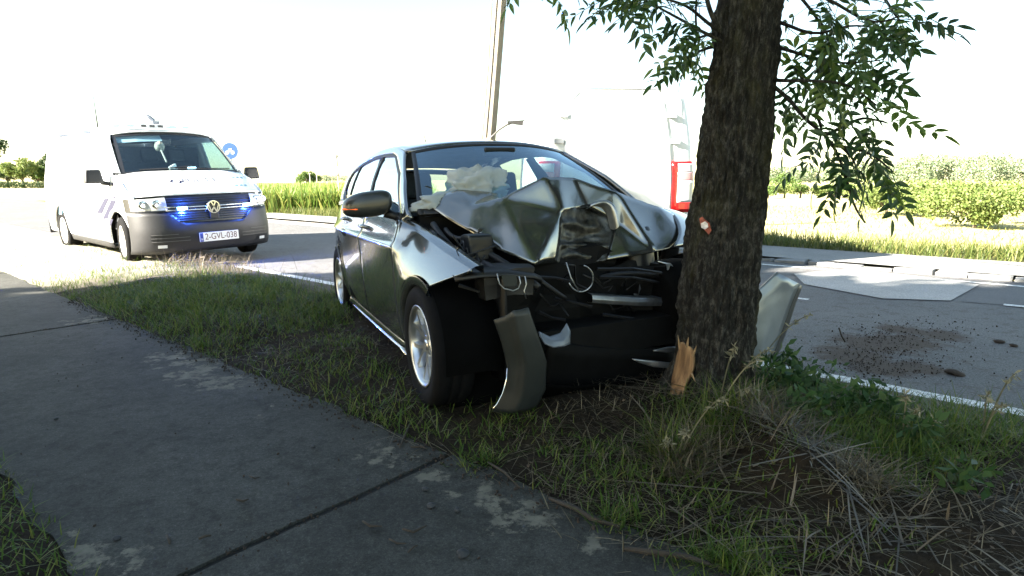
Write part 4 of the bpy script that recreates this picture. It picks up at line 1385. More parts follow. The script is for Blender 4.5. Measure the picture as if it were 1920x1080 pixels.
hang("torn_bumper_piece", (((1010, 622, 1.74), (1012, 630, 1.75), (1022, 645, 1.78)), ((1030, 632, 1.74), (1034, 640, 1.77), (1038, 652, 1.78)), ((1050, 625, 1.72), (1056, 638, 1.75), (1056, 650, 1.76)), ((1062, 606, 1.70), (1069, 622, 1.72), (1068, 645, 1.74))), simple("pale_bumper_inside", (.13, .15, .18), .35, coat=.3))
hang("lower_grille", (((1030, 640, 1.60), (1100, 650, 1.56), (1180, 655, 1.55), (1270, 650, 1.55)), ((1010, 738, 1.50), (1100, 742, 1.46), (1190, 735, 1.45), (1270, 722, 1.45))), M_DARKIN, .02)  # grille carried down in black to fill the unlit gap below it
hang("shade_sheet", (((822, 556, 1.42), (880, 560, 1.45), (940, 566, 1.46)), ((830, 660, 1.42), (885, 670, 1.45), (950, 672, 1.46)), ((838, 762, 1.40), (890, 768, 1.42), (950, 768, 1.44))), M_LINER, .01)  # added black sheet in place of the shade beside the wheel
hang("shade_sheet", (((1000, 610, 1.50), (1060, 620, 1.5), (1110, 630, 1.5)), ((1000, 750, 1.48), (1060, 748, 1.48), (1110, 744, 1.48))), M_LINER, .01)  # second added sheet, black where only shade lies under the front
hang("chrome_strip", (((1225, 657, 1.64), (1250, 651, 1.65), (1285, 649, 1.62)), ((1225, 658, 1.64), (1250, 661, 1.65), (1285, 662, 1.62))), M_STEEL)
hang("chrome_strip", (((1185, 673, 1.70), (1220, 676, 1.72), (1285, 683, 1.70)), ((1195, 678, 1.70), (1225, 688, 1.72), (1285, 693, 1.70))), M_STEEL)
hang("under_bumper_shade", (((1000, 720, 1.66), (1080, 725, 1.62), (1190, 712, 1.6), (1270, 700, 1.58)), ((1010, 745, 1.55), (1080, 745, 1.5), (1190, 730, 1.5), (1270, 715, 1.48))), M_LINER)  # added near-black sheet that stands for the dark under the bumper
# left bumper corner standing off beside the trunk
hang("torn_left_fender", (((1404, 560, 1.42), (1428, 536, 1.44), (1456, 510, 1.46)), ((1404, 580, 1.43), (1436, 553, 1.46), (1478, 521, 1.48)), ((1404, 600, 1.44), (1445, 572, 1.47), (1499, 533, 1.46)), ((1404, 622, 1.44), (1440, 604, 1.47), (1482, 572, 1.46)), ((1404, 645, 1.44), (1432, 634, 1.47), (1466, 618, 1.46)), ((1404, 672, 1.44), (1426, 672, 1.47), (1447, 670, 1.46))), simple('fender_skin', (.24, .27, .29), .38, metal=.6, coat=.4, var=.15, scale=5), .006)
hang("torn_fender_edge", (((1498, 532, 1.46), (1503, 537, 1.40)), ((1482, 571, 1.46), (1491, 568, 1.40)), ((1466, 617, 1.46), (1477, 612, 1.40)), ((1447, 670, 1.46), (1458, 664, 1.40))), M_BUMP, .01)
hang("torn_bumper_strip", (((1288, 578, 1.42), (1345, 572, 1.45), (1412, 572, 1.44)), ((1290, 610, 1.42), (1345, 612, 1.46), (1412, 618, 1.45)), ((1292, 640, 1.40), (1345, 650, 1.44), (1412, 664, 1.44))), M_BUMP)
# black liner flap under the front wheel

# broken grille bars, wiring and snapped brackets in the crushed front
rng = random.Random(5)
for (x0, y0, x1, y1) in ((1010, 520, 1070, 528), (1120, 505, 1240, 512), (1125, 520, 1235, 530), (1040, 560, 1110, 575), (860, 535, 930, 560), (1130, 590, 1268, 596), (1010, 585, 1060, 600)):
    a = cl(x0, y0, x=1.47); b_ = cl(x1, y1, x=1.45)
    m_ = a.lerp(b_, .5) + Vector((rng.uniform(-.05, .05), 0, rng.uniform(-.02, .02)))
    MB().tube([a, m_, b_], [.010, .007, .009], 5).build("grille_bar", M_BLACK, CAR, False)
for k in range(9):
    x0, y0 = rng.uniform(830, 1250), rng.uniform(430, 540)
    if x0 > 1000: y0 = rng.uniform(500, 560)
    P = [cl(x0 + i * rng.uniform(8, 22), y0 + rng.uniform(-14, 18) + i * 6, x=1.30 + rng.uniform(0, .18)) for i in range(5)]
    MB().tube(P, .005, 5).build("wire", M_BLACK, CAR, True)
for k, (px, py, x) in enumerate(((1242, 500, 1.40), (1262, 520, 1.38), (1205, 545, 1.42), (1180, 540, 1.42), (870, 470, 1.25), (905, 445, 1.2))):
    c = cl(px, py, x=x)
    V = [c + Vector((rng.uniform(-.04, .04), rng.uniform(-.05, .05), rng.uniform(-.05, .05))) for _ in range(5)]
    mod_solid(obj("torn_bracket", V, [(0, 1, 2), (0, 2, 3), (0, 3, 4)], (M_STEEL if k in (0, 2) else M_INNER), CAR, False), .004, 0)

# ================================================================== VANS
M_WHITE = simple("white_van_paint", (0.84, 0.87, 0.90), 0.3, coat=0.8, var=0.02, scale=1)
M_VGREY = simple("dark_grey_bumper_plastic", (0.013, 0.0135, 0.0165), 0.5, var=0.15, scale=30)
M_VBLACK = simple("grille_black", (0.012, 0.013, 0.016), 0.3, var=0.2)
M_VPANE = simple("pale_glossy_pane", (0.60, 0.68, 0.72), 0.05, var=0.05, coat=1.0, scale=1)  # opaque, even pale blue under a clear coat
M_STRIPE_B = simple("blue_marking_film", (0.007, 0.007, 0.035), 0.5, var=0.05)
M_STRIPE_L = simple("light_blue_marking_film", (0.16, 0.30, 0.38), 0.35, var=0.05)
M_STEELW = simple("silver_steel_wheel", (0.52, 0.51, 0.49), 0.4, metal=0.5, var=0.12)
M_BLUELIGHT = emit_mat("lit_blue_strobe", (0.12, 0.32, 1.0), 3.0)
M_BLUELIGHT2 = emit_mat("lit_blue_strobe_dim", (0.25, 0.45, 1.0), 1.2)
M_BLUEDOME = simple("blue_lamp_dome", (0.34, 0.52, 0.80), 0.1, coat=1.0)
M_VGLASS = glass_mat("van_windscreen", (0.8, 0.95, 1.0), 0.10, (0.74, 0.88, 0.92))

class Van:
    """panel-van builder in the van's own axes: x forward, y left, z up, origin between the axles on the ground"""
    def __init__(s, root, hw=.95, z_roof=1.93, x_rear=-2.38, wb=1.5, RA=.40, RWv=.345):
        s.root, s.hw, s.zr, s.xr, s.wb, s.RA, s.R = root, hw, z_roof, x_rear, wb, RA, RWv
        s.YZ = ([.2, .34, .5, .8, 1.05, 1.2, 1.24, 1.5, 1.75, 1.86], [hw - .05, hw - .015, hw, hw + .002, hw - .008, hw - .03, hw - .038, hw - .085, hw - .14, hw - .19])
    def y(s, x, z):
        y = float(np.interp(z, *s.YZ))
        if x > 1.2: y -= .08 * ((x - 1.2) / 1.0) ** 2.2
        return y
    def arch(s, x, base):
        for xc in (s.wb, -s.wb):
            d = abs(x - xc)
            if d < s.RA: return max(base, s.R + .02 + math.sqrt(s.RA ** 2 - d * d))
        return base
    def side(s, name, xs, lo, hi, sgn, m, out=0.0, thick=.015, nz=26, arch=True):
        rows = []
        for x in xs:
            l, h = lo(x), hi(x)
            if arch: l = min(s.arch(x, l), h - .001)
            rows.append([Vector((x, sgn * (s.y(x, z) + out), z)) for z in np.linspace(l, h, nz)])
        o = MB().grid(rows).build(name, m, s.root, True)
        if sum(p.normal.y * sgn for p in o.data.polygons) < 0: o.data.flip_normals()
        if thick: mod_solid(o, thick, -1)
        return o
    def wheel(s, x, y, sgn, steel=True, steer=0.0, R=None):
        R = R or s.R
        w = empty("wheel", (x, y, R), (0, 0.4, PI if sgn < 0 else 0))
        w.rotation_euler = (0, .4, (PI if sgn < 0 else 0) + steer)
        w.parent = s.root
        k = R / .345
        MB().lathe([(.215 * k, -.09), (.24 * k, -.105), (.30 * k, -.108), (.333 * k, -.09), (R, -.065), (R, .065), (.333 * k, .09), (.30 * k, .108), (.24 * k, .105), (.215 * k, .09)], 40, 'y').build("tyre", M_RUBBER, w, True)
        MB().lathe([(.217 * k, .09), (.222 * k, .098), (.215 * k, .10), (.20 * k, .07), (.185 * k, .05), (.165 * k, .055), (.15 * k, .075), (.10 * k, .085), (.07 * k, .06), (.05 * k, .075), (.0, .08)], 40, 'y').build("rim", M_STEELW, w, True)
        mb = MB()
        for i in range(10):
            a = i * 2 * PI / 10
            c = Vector((math.cos(a) * .172 * k, .060, math.sin(a) * .172 * k))
            mb.lathe([(0, .003), (.019, .003), (.019, -.02)], 10, 'y', c)
        mb.build("rim_holes", M_VBLACK, w)["kind"] = "stuff"
        return w

PV = empty("police_van", (-5.93, 10.36, 0.0), (0.03, 0, -0.734))
tag(PV, "white police van with lit blue grille strobes, parked half on the verge", "police van")
bpy.context.view_layer.update()
PV_I = PV.matrix_basis.inverted()
pv = Van(PV)
BEL = 1.235
def hoodp_edge(t, s):
    return Vector((lerp(1.985, 1.43, t), s * lerp(.915, .842, t), lerp(.955, 1.262, t) + .03 * math.sin(PI * t)))
def vtop(x): return interp([-2.4, 1.42, 1.70, 2.02, 2.2], [BEL, BEL, 1.15, .985, .93], x)
def vlo(x): return .30
for s in (-1, 1):
    pv.side("side_panel", arange(-2.36, 1.36, 70, (-1.9, -1.1, 1.1)), vlo, lambda x: BEL, s, M_WHITE)
    pv.side("front_wing", arange(1.37, 2.06, 30, (1.9,)), lambda x: .74 if x > 1.9 else .30, vtop, s, M_WHITE)
    # side glazing: pillars white, panes pale and reflecting
    def up(name, x0, x1, z0, z1, m, out=0.0, sl0=0, sl1=0, par=None):
        rows = []
        for i in range(11):
            r = []
            for j in range(9):
                t = j / 8
                z = lerp(z0, z1, t)
                x = lerp(x0 + sl0 * t, x1 + sl1 * t, i / 10)
                r.append(Vector((x, s * (pv.y(x if x < 1.2 else 1.2, z) + out), z)))
            rows.append(r)
        o = MB().grid(rows).build(name, m, par or PV, True)
        if sum(p.normal.y * s for p in o.data.polygons) < 0: o.data.flip_normals()
        mod_solid(o, .012, -1)
        return o
    up("upper_side", -2.36, 1.43, BEL, 1.30, M_WHITE, sl1=-.05)
    up("upper_side", -2.36, .80, 1.76, 1.885, M_WHITE, sl0=.06, sl1=-.08)
    up("pillar", -2.36, -2.14, 1.30, 1.76, M_WHITE, sl0=.05)
    up("pillar", -1.0, -.90, 1.30, 1.76, M_WHITE)
    up("pillar", .17, .30, 1.30, 1.76, M_WHITE, sl1=-.03)
    up("side_window", -2.14, -1.0, 1.30, 1.76, M_VPANE, -.006)
    up("side_window", -.90, .17, 1.30, 1.76, M_VPANE, -.006)
    up("side_window", .30, 1.24, 1.30, 1.76, M_VPANE if s < 0 else M_VGLASS, -.006, -.03, -.50)
    # A-pillar
    rows = []
    for i in range(13):
        t = i / 12
        a = Vector((lerp(1.24, .72, t), 0, lerp(1.30, 1.80, t))); b_ = Vector((lerp(1.46, .84, t), 0, lerp(1.285, 1.86, t)))
        rows.append([Vector((lerp(a.x, b_.x, q), s * (pv.y(1.2, lerp(a.z, b_.z, q)) - .085 * q * (1 - t * .3) + .012 * math.sin(PI * q)), lerp(a.z, b_.z, q))) for q in (0, .33, .66, 1)])
    mod_solid(MB().grid(rows).build("front_pillar", M_WHITE, PV, True), .012, 0)
    rows = []
    for i in range(15):
        t = i / 14
        h_ = hoodp_edge(t, s)
        w_ = Vector((h_.x, s * pv.y(h_.x, vtop(h_.x)), vtop(h_.x)))
        rows.append([w_, w_.lerp(h_, .5) + Vector((0, 0, .012)), h_ + Vector((0, 0, -.006))])
    mod_solid(MB().grid(rows).build("wing_top", M_WHITE, PV, True), .008, 0)
    # sill, arch lining
    pv.side("sill", arange(-1.09, 1.09, 10), lambda x: .22, lambda x: .315, s, M_VGREY, .004, arch=False, nz=4)
    for xc in (1.5, -1.5):
        rows = []
        for k in range(21):
            a = math.radians(lerp(-10, 190, k / 20))
            rows.append([Vector((xc + .385 * math.cos(a), s * yy, .365 + .385 * math.sin(a))) for yy in (.925, .75, .55)] + [Vector((xc, s * .55, .36))])
        MB().grid(rows).build("wheel_housing", M_LINER, PV, True)
        rows = []
        for k in range(25):
            a = math.radians(lerp(0, 180, k / 24))
            x, z = xc + .40 * math.cos(a), .365 + .40 * math.sin(a)
            rows.append([Vector((x, s * (pv.y(x, z) + .003), z)), Vector((x, s * (pv.y(x, z) + .012), z)) + Vector((math.cos(a), 0, math.sin(a))) * .035])
        mod_solid(MB().grid(rows).build("arch_lip", M_WHITE, PV, True), .01, 0)
# front end -----------------------------------------------------------------
def fx(y, z):
    """front surface: plan curve times the side profile"""
    a = min(1, abs(y) / .955)
    px = 1.90 + .52 * max(0, 1 - a ** 3.4) ** (1 / 2.1)
    dz = interp([.16, .24, .36, .50, .62, .75, .95, 1.02], [-.10, -.03, .0, .005, -.015, -.045, -.10, -.13], z)
    return px + dz
def fgrid(y0, y1, z0, z1, ny=21, nz=6, out=0.0, fz0=None, fz1=None):
    rows = []
    for i in range(nz):
        r = []
        for j in range(ny):
            y = lerp(y0, y1, j / (ny - 1))
            za = fz0(y) if fz0 else z0; zb = fz1(y) if fz1 else z1
            z = lerp(za, zb, i / (nz - 1))
            r.append(Vector((fx(y, z) + out, y, z)))
        rows.append(r)
    return rows
ysn = [math.sin(a) * .953 for a in np.linspace(-PI / 2, PI / 2, 61)]
def bgrid(za, zb, nz, out=0.0):
    return [[Vector((fx(y, lerp(za(y), zb(y), i / (nz - 1))) + out, y, lerp(za(y), zb(y), i / (nz - 1)))) for y in ysn] for i in range(nz)]
def btop(y): return interp([0, .40, .56, .953], [.60, .60, .755, .765], abs(y))
bp = MB().grid(bgrid(lambda y: .20, btop, 12)).build("front_bumper", M_VGREY, PV, True)
mod_solid(bp, .02, -1)
# slots in the bumper
for s in (-1, 1):
    for k, z in enumerate((.445, .40, .355)):
        mb = MB().grid(fgrid(s * (.36 if k else .50), s * .80, z - .012, z + .012, 9, 3, .004))
        mb.build("air_slot", M_VBLACK, bp)
        MB().grid(fgrid(s * (.36 if k else .50), s * .80, z + .012, z + .022, 9, 2, .010)).build("slot_rib", simple("bumper_rib", (.07, .07, .075), .5) if "bumper_rib" not in bpy.data.materials else bpy.data.materials["bumper_rib"], bp)
    fl_ = MB().grid(fgrid(s * .60, s * .80, .275, .335, 9, 4, .006)).build("fog_lamp_surround", M_VBLACK, bp)
    MB().grid(fgrid(s * .64, s * .74, .285, .325, 7, 4, .012)).build("fog_lamp", M_CLEARLAMP, bp, True)
MB().grid(fgrid(-.36, .36, .30, .44, 9, 4, .003)).build("lower_grille", M_VBLACK, bp)
# grille
gr_ = MB().grid(fgrid(-.585, .585, .60, .965, 31, 8, -.02, lambda y: interp([0, .42, .585], [.605, .605, .77], abs(y)), None)).build("grille", M_VBLACK, PV, True)
for k, z in enumerate((.64, .672, .704, .736, .87, .905, .938)):
    w_ = interp([.60, .77, .95], [.42, .565, .565], z)
    mb = MB().tube([Vector((fx(y, z) + .002, y, z)) for y in np.linspace(-w_, w_, 15)], .006, 4)
    mb.build("grille_slat", simple("slat_dark_chrome", (.07, .075, .085), .3, metal=.7) if k == 0 else bpy.data.materials["slat_dark_chrome"], gr_)
for z in (.775, .815):
    MB().tube([Vector((fx(y, z) + .012, y, z + .01 * abs(y))) for y in np.linspace(-.60, .60, 21)], .011, 6).build("chrome_bar", M_CHROME, gr_, True)
# round badge: ring with the two letters
bd = MB()
bc = Vector((fx(0, .80) + .035, 0, .80))
bd.lathe([(.074, 0), (.088, 0), (.092, .006), (.088, .014), (.074, .014), (.072, .006)], 36, 'x', bc, closed=True)
def bars(P, w):
    for a, b_ in zip(P[:-1], P[1:]):
        d = (Vector(b_) - Vector(a)); t = Vector((-d.y, d.x)).normalized() * w
        V = []
        for x in (0, .012):
            for q in (Vector(a) + t, Vector(b_) + t, Vector(b_) - t, Vector(a) - t):
                V.append(bc + Vector((x, q.x, q.y)))
        bd.add(V, [(4, 5, 6, 7), (0, 1, 5, 4), (1, 2, 6, 5), (2, 3, 7, 6), (3, 0, 4, 7)])
bars([(-.030, .072), (0, .012), (.030, .072)], .008)
bars([(-.070, .032), (-.034, -.066), (0, .0), (.034, -.066), (.070, .032)], .008)
bdo = bd.build("round_badge", M_CHROME, PV)
MB().lathe([(0, .002), (.076, .002)], 30, 'x', bc).build("badge_back", M_VBLACK, bdo)
mod_bevel(MB().box((fx(0, .69) + .01, 0, .69), (.02, .12, .10)).build("sensor_cover", M_VGREY, PV), .008)
# blue strobes in the grille
for y, m in ((-.40, M_BLUELIGHT), (.50, M_BLUELIGHT2)):
    mb = MB().box((0, 0, 0), (.03, .13, .042))
    o = mb.build("strobe_light", m, PV)
    o.location = (fx(y, .80) + .02, y, .80)
    mod_bevel(o, .012, 3)
    pl_d = bpy.data.lights.new("strobe_glow", 'POINT')
    pl_d.energy = 8 if y < 0 else 3; pl_d.color = (.05, .16, 1); pl_d.shadow_soft_size = .03
    pl_o = bpy.data.objects.new("strobe_glow", pl_d); COL.objects.link(pl_o); pl_o.parent = PV
    pl_o.location = (fx(y, .80) + .055, y, .80)
# headlights
for s in (-1, 1):
    rows = []
    for i in range(7):
        r = []
        for j in range(15):
            q = j / 14
            y = s * lerp(.575, .925, q)
            z = lerp(lerp(.785, .775, q), lerp(.955, .93, q), i / 6)
            r.append(Vector((fx(y, z) + .012 * math.sin(PI * i / 6), y, z)))
        rows.append(r)
    hl_ = MB().grid(rows).build("headlight", M_CLEARLAMP if s > 0 else simple("headlight_lens", (.40, .42, .42), .06, var=.4, scale=9, coat=1), PV, True)
    for y, r_ in ((.68, .055), (.82, .05)):
        MB().lathe([(.02, .012), (r_, .02), (r_ + .008, .012)], 18, 'x', (fx(y, .86) + .006, s * y, .862)).build("reflector", M_CHROME, hl_, True)
    MB().grid([[Vector((fx(s * lerp(.56, .95, j / 14), z) + .008, s * lerp(.56, .95, j / 14), z)) for j in range(15)] for z in (.765, .785)]).build("headlight_rim", M_VBLACK, hl_)
    # filler between headlight and wing
    MB().grid(bgrid(lambda y: .765, lambda y: .94, 4, -.02)).build("nose_backing", M_VBLACK, PV) if s > 0 else None
# bonnet with its lettering
def hoodp(q, t):
    xe, xc = lerp(1.985, 1.43, t), lerp(2.275, 1.66, t)
    ze, zc = lerp(.955, 1.262, t), lerp(.985, 1.305, t)
    he = lerp(.915, .842, t)
    a = abs(q)
    bul = .03 * math.sin(PI * t)
    return Vector((xe + (xc - xe) * (1 - a ** lerp(3.4, 2.2, t)), he * q, ze + (zc - ze) * (1 - a ** 4) + bul))
rows = [[hoodp(math.sin(a), i / 14) for a in np.linspace(-PI / 2, PI / 2, 41)] for i in range(15)]
hd = MB().grid(rows).build("bonnet", M_WHITE, PV, True)
if sum(p.normal.z for p in hd.data.polygons) < 0: hd.data.flip_normals()
mod_solid(hd, .012, -1)
def on_hood(u_, v_, q0, t0):
    e = .004
    p = hoodp(q0 + u_ / .88, t0 + v_ / .62)
    return p + Vector((.45, 0, .9)) * e
def hood_decal(name, V, F, q0, t0, m):
    return obj(name, [on_hood(x, y, q0, t0) for x, y, *_ in V], F, m, PV, False)
V, F = text_geo("POLITIE", .145)
hood_decal("lettering", V, F, .02, .46, simple("faded_grey_film", (.05, .05, .08), .4))
for sg, q0 in ((-1, -.40), (1, -.29)):
    V = [(-.035 * -sg * -1, 0), (.02 * sg * -1, .05), (.045 * sg * -1, .035), (.0, 0), (.045 * sg * -1, -.035), (.02 * sg * -1, -.05)]
    V = [(sg * a, b_) for a, b_ in ((.035, 0), (-.01, .05), (-.035, .05), (.0, 0), (-.035, -.05), (-.01, -.05))]
    hood_decal("arrow_mark", V, [(0, 1, 2, 3), (0, 3, 4, 5)], q0, .44, M_STRIPE_B)
for k in range(3):
    V = [(-.10 + k * .08, -.12), (-.05 + k * .08, -.12), (.06 + k * .08, .14), (.01 + k * .08, .14)]
    hood_decal("stripe", V, [(0, 1, 2, 3)], .62, .38, M_STRIPE_L)
# windscreen, seal, roof, dashboard, seats
def vws(v, t, out=0.0):
    a = Vector((1.46 + .20 * (1 - v * v), .80 * v, 1.275 + .03 * (1 - v * v)))
    b_ = Vector((.84 + .16 * (1 - v * v), .685 * v, 1.835 + .035 * (1 - v * v)))
    return a.lerp(b_, t) + Vector((.62, 0, .78)) * (.02 * math.sin(PI * t) + out)
MB().grid([[vws(lerp(-.97, .97, j / 20), lerp(.02, .98, i / 12)) for j in range(21)] for i in range(13)]).build("windscreen", M_VGLASS, PV, True)
mb = MB()
mb.grid([[vws(lerp(-1, 1, j / 20), t, .003) for j in range(21)] for t in (.93, .965, 1.01)]).grid([[vws(lerp(-1, 1, j / 20), t, .003) for j in range(21)] for t in (-.02, .03)])
for a, c_ in ((-1.01, -.955), (.955, 1.01)):
    mb.grid([[vws(v, i / 12, .003) for v in (a, c_)] for i in range(13)])
mb.build("windscreen_seal", M_VBLACK, PV, True)
MB().tube([vws(-.2, .04, .012), vws(.3, .03, .012), vws(.85, .05, .012)], .008, 5).build("wiper", M_VBLACK, PV)
MB().tube([vws(-.75, .05, .012), vws(-.3, .05, .012), vws(.1, .09, .012)], .008, 5).build("wiper", M_VBLACK, PV)
rows = []
for i in range(21):
    x = lerp(.86, -2.36, i / 20)
    hwr = lerp(.70, .765, min(1, i / 4))
    zz = interp([-2.36, -2.2, .3, .86], [1.885, 1.905, 1.885, 1.845], x)
    rows.append([Vector((x + (.16 * (1 - (v) ** 2) if i == 0 else (.1 * (1 - v * v) if i == 1 else 0)), hwr * v, zz + .055 * (1 - abs(v) ** 3))) for v in np.linspace(-1, 1, 21)])
rf = MB().grid(rows).build("roof", M_WHITE, PV, True)
if sum(p.normal.z for p in rf.data.polygons) < 0: rf.data.flip_normals()
mod_solid(rf, .02, -1)
MB().grid([[Vector((x + .1 * (1 - (y / .8) ** 2), y, z)) for x, z in ((1.5, 1.25), (1.2, 1.24), (1.05, 1.16), (1.1, .8))] for y in np.linspace(-.8, .8, 13)]).build("dashboard", M_DASH, PV, True)
def vseat(x, y):
    prof = [(.30, .72), (.28, .88), (-.14, .86), (-.20, 1.0), (-.30, 1.28), (-.36, 1.46), (-.46, 1.44), (-.36, .9), (-.30, .72)]
    o = MB().grid([[Vector((x + a, y + q * .25, z)) for a, z in prof] for q in (-1, -.9, -.5, 0, .5, .9, 1)]).build("seat", M_SEAT, PV, True)
    mod_bevel(MB().box((x - .40, y, 1.56), (.10, .27, .20), (0, -.2, 0)).build("headrest", M_SEAT, o), .035, 3)
vseat(.45, -.45); vseat(.45, .45); vseat(.42, .05)
MB().box((.02, 0, 1.2), (.03, 1.62, 1.0)).build("cab_partition", M_SEAT, PV)
MB().grid([[Vector((x, y, 1.84)) for y in (-.7, .7)] for x in (.8, -2.3)]).build("headliner", M_SEAT, PV)
mb = MB()
for s in (-1, 1):
    mb = MB().grid([[Vector((x, s * (pv.y(min(x, 1.2), z) - .06), z)) for z in (.5, .9, BEL)] for x in (.1, .7, 1.35)])
    mb.build("door_card", M_SEAT, PV)
mod_bevel(MB().box((1.02, .33, 1.30), (.16, .42, .07), (0, -.3, 0)).build("steering_wheel_cover", M_BLACK, PV), .03)
MB().tube([Vector((1.0, .33, 1.22)) + Vector((-.35 * math.sin(a), math.cos(a), .8 * math.sin(a))) * .19 for a in np.linspace(0, 2 * PI, 25)], .015, 6, False).build("steering_wheel", M_BLACK, PV, True)
MB().box((.93, -.05, 1.74), (.03, .24, .07)).build("rear_view_mirror", M_BLACK, PV)
MB().grid([[vws(v, t, -.03) for v in (-.95, -.6, -.15)] for t in (.97, .88, .80)]).build("sun_visor", simple("pale_visor", (.30, .38, .42), .8), PV)
# things hung at the windscreen: cloth-like tassel and small lit screen belong to the cab
MB().tube([vws(-.24, .9, -.06), vws(-.24, .6, -.07), vws(-.25, .3, -.07)], .012, 5).build("hanging_cord", simple("grey_cord", (.25, .25, .22), .9), PV)
o = MB().lathe([(0, .10), (.05, .08), (.07, .02), (.05, -.04), (.0, -.05)], 10, 'z', vws(-.24, .68, -.08)).build("hanging_ornament", simple("tan_ornament", (.30, .29, .24), .8, var=.4, scale=30), PV, True)
mod_bevel(MB().box(vws(.12, .10, -.05), (.03, .12, .05)).build("dash_display", emit_mat("lit_display", (.55, .85, 1.0), 1.6), PV), .01)
mod_bevel(MB().box(vws(-.16, .20, -.12), (.04, .13, .11), (.4, 0, .5)).build("paper_folder", simple("paper", (.6, .62, .6), .8), PV), .01)
# plate
pl = empty("number_plate", (fx(0, .40) + .022, .02, .395), (0, 0, 0)); pl.parent = PV
mod_bevel(MB().box((0, 0, 0), (.012, .54, .125)).build("plate", simple("plate_white", (.78, .78, .80), .35, var=.02), pl), .004)
MB().box((.0065, -.243, 0), (.002, .042, .118)).build("plate_band", simple("plate_blue", (.02, .05, .35), .4), pl)
V, F = text_geo("2-GVL-038", .112)
w_ = max(v.x for v in V) - min(v.x for v in V)
obj("lettering", [(.0078, v.x * .44 / w_ + .022, v.y * 1.08) for v in V], F, simple("plate_dark_red", (.09, .012, .02), .5), pl, False)
V, F = text_geo("B", .04)
obj("lettering", [(.0082, v.x - .243, v.y - .03) for v in V], F, simple("plate_letter_white", (.8, .8, .8), .5), pl, False)
# mirrors
for s in (-1, 1):
    bm = bmesh.new()
    bmesh.ops.create_cube(bm, size=1)
    bmesh.ops.subdivide_edges(bm, edges=bm.edges, cuts=2, use_grid_fill=True)
    for v in bm.verts:
        z = v.co.z
        v.co = Vector((v.co.x * .13 * (1 - .25 * (z + .5)), v.co.y * .23 * (1 - .22 * (z + .5)) , z * .19))
    me = bpy.data.meshes.new("door_mirror"); bm.to_mesh(me); bm.free()
    o = link_mesh("door_mirror", me, M_VGREY, PV)
    mod_sub(mod_bevel(o, .02, 2), 1)
    o.location = (1.30, s * 1.11, 1.245)
    MB().tube([(-.0, -s * .08, -.08), (.02, -s * .16, -.10), (.03, -s * .22, -.11)], [.035, .03, .035], 8).build("mirror_arm", M_VGREY, o, True)
# side markings
def side_decal(name, pts, m, s=-1):
    return obj(name, [(x, s * (pv.y(x, z) + .005), z) for x, z in pts], [tuple(range(len(pts)))], m, PV, False)
for s in (-1, 1):
    for L in (((195, 372), (204, 372), (192, 400), (181, 400)), ((207, 376), (216, 376), (206, 410), (192, 411)), ((205, 411), (212, 411), (208, 423), (200, 426))):
        q = [cl(px, py, y=-.955, I=PV_I) for px, py in L]
        side_decal("stripe", [(p.x, p.z) for p in q], M_STRIPE_B, s)
    for k in range(5):
        x0 = -2.0 + k * .42
        side_decal("stripe", [(x0, .62), (x0 + .20, .62), (x0 + .42, .95), (x0 + .22, .95)], M_STRIPE_L, s)
for x0, z0 in ((1.38, 1.14), (1.42, .96), (1.78, .92)):
    side_decal("arrow_mark", [(x0, z0), (x0 + .08, z0 + .02), (x0 + .13, z0), (x0 + .06, z0 - .03)], M_STRIPE_B)
# rear end
MB().grid([[Vector((-2.36 - .06 * (1 - abs(v) ** 4) * (z < 1.9), (pv.y(-2.3, z) - .004) * v, z)) for v in np.linspace(-1, 1, 15)] for z in (.40, .6, .9, 1.24, 1.5, 1.75, 1.9)]).build("tailgate", M_WHITE, PV, True)
MB().grid([[Vector((-2.40 - .06 * (1 - abs(v) ** 4), .95 * v, z)) for v in np.linspace(-1, 1, 15)] for z in (.26, .33, .48, .52)]).build("rear_bumper", M_VGREY, PV, True)
for s in (-1, 1):
    MB().grid([[Vector((-2.39, s * y, z)) for y in (.80, .86, .90)] for z in (.8, 1.0, 1.22)]).build("tail_light", M_REDLAMP, PV)
MB().box((-.3, 0, .42), (3.9, 1.5, .25)).build("floor_pan", M_LINER, PV)
for x, y, s, st_ in ((1.5, -.82, -1, -.12), (1.5, .82, 1, -.12), (-1.5, -.84, -1, 0), (-1.5, .84, 1, 0)):
    pv.wheel(x, y, s, True, st_)
# roof gear
bar = empty("light_bar", (.35, 0, 1.985)); bar.parent = PV
MB().box((0, 0, -.03), (.22, 1.20, .03)).build("bar_base", M_WHITE, bar)
for i, y in enumerate((-.50, -.30, .30, .50)):
    mod_bevel(MB().box((0, y, .005), (.20, .13, .045)).build("lamp_dome", M_BLUEDOME, bar), .025, 3)
mod_bevel(MB().box((0, 0, .015), (.20, .36, .06)).build("bar_centre", simple("pale_grey_plastic", (.55, .57, .6), .4), bar), .015)
for y in (-.12, .0, .12):
    MB().box((.112, y, .012), (.008, .07, .03)).build("alley_lamp", M_VBLACK, bar)
cam_ = MB().box((.30, .10, 2.06), (.12, .10, .05)).tube([(.30, .08, 2.08), (.27, .03, 2.14), (.25, .0, 2.17)], [.045, .04, .03], 8)
cam_.build("roof_camera", simple("camera_grey", (.16, .18, .22), .4), PV)
mod_bevel(MB().box((.0, .46, 2.00), (.30, .46, .035)).build("roof_sign", simple("roof_sign_grey", (.25, .28, .33), .4), PV), .012)
mod_bevel(MB().box((-1.55, -.35, 1.985), (.6, .34, .05), (0, .04, 0)).build("roof_hatch", simple("hatch_grey", (.30, .32, .38), .4), PV), .02)
mod_bevel(MB().box((-2.2, -.6, 1.955), (.3, .2, .03)).build("roof_hatch", bpy.data.materials["hatch_grey"], PV), .01)
a_ = cl(183, 236, z=1.95, I=PV_I)
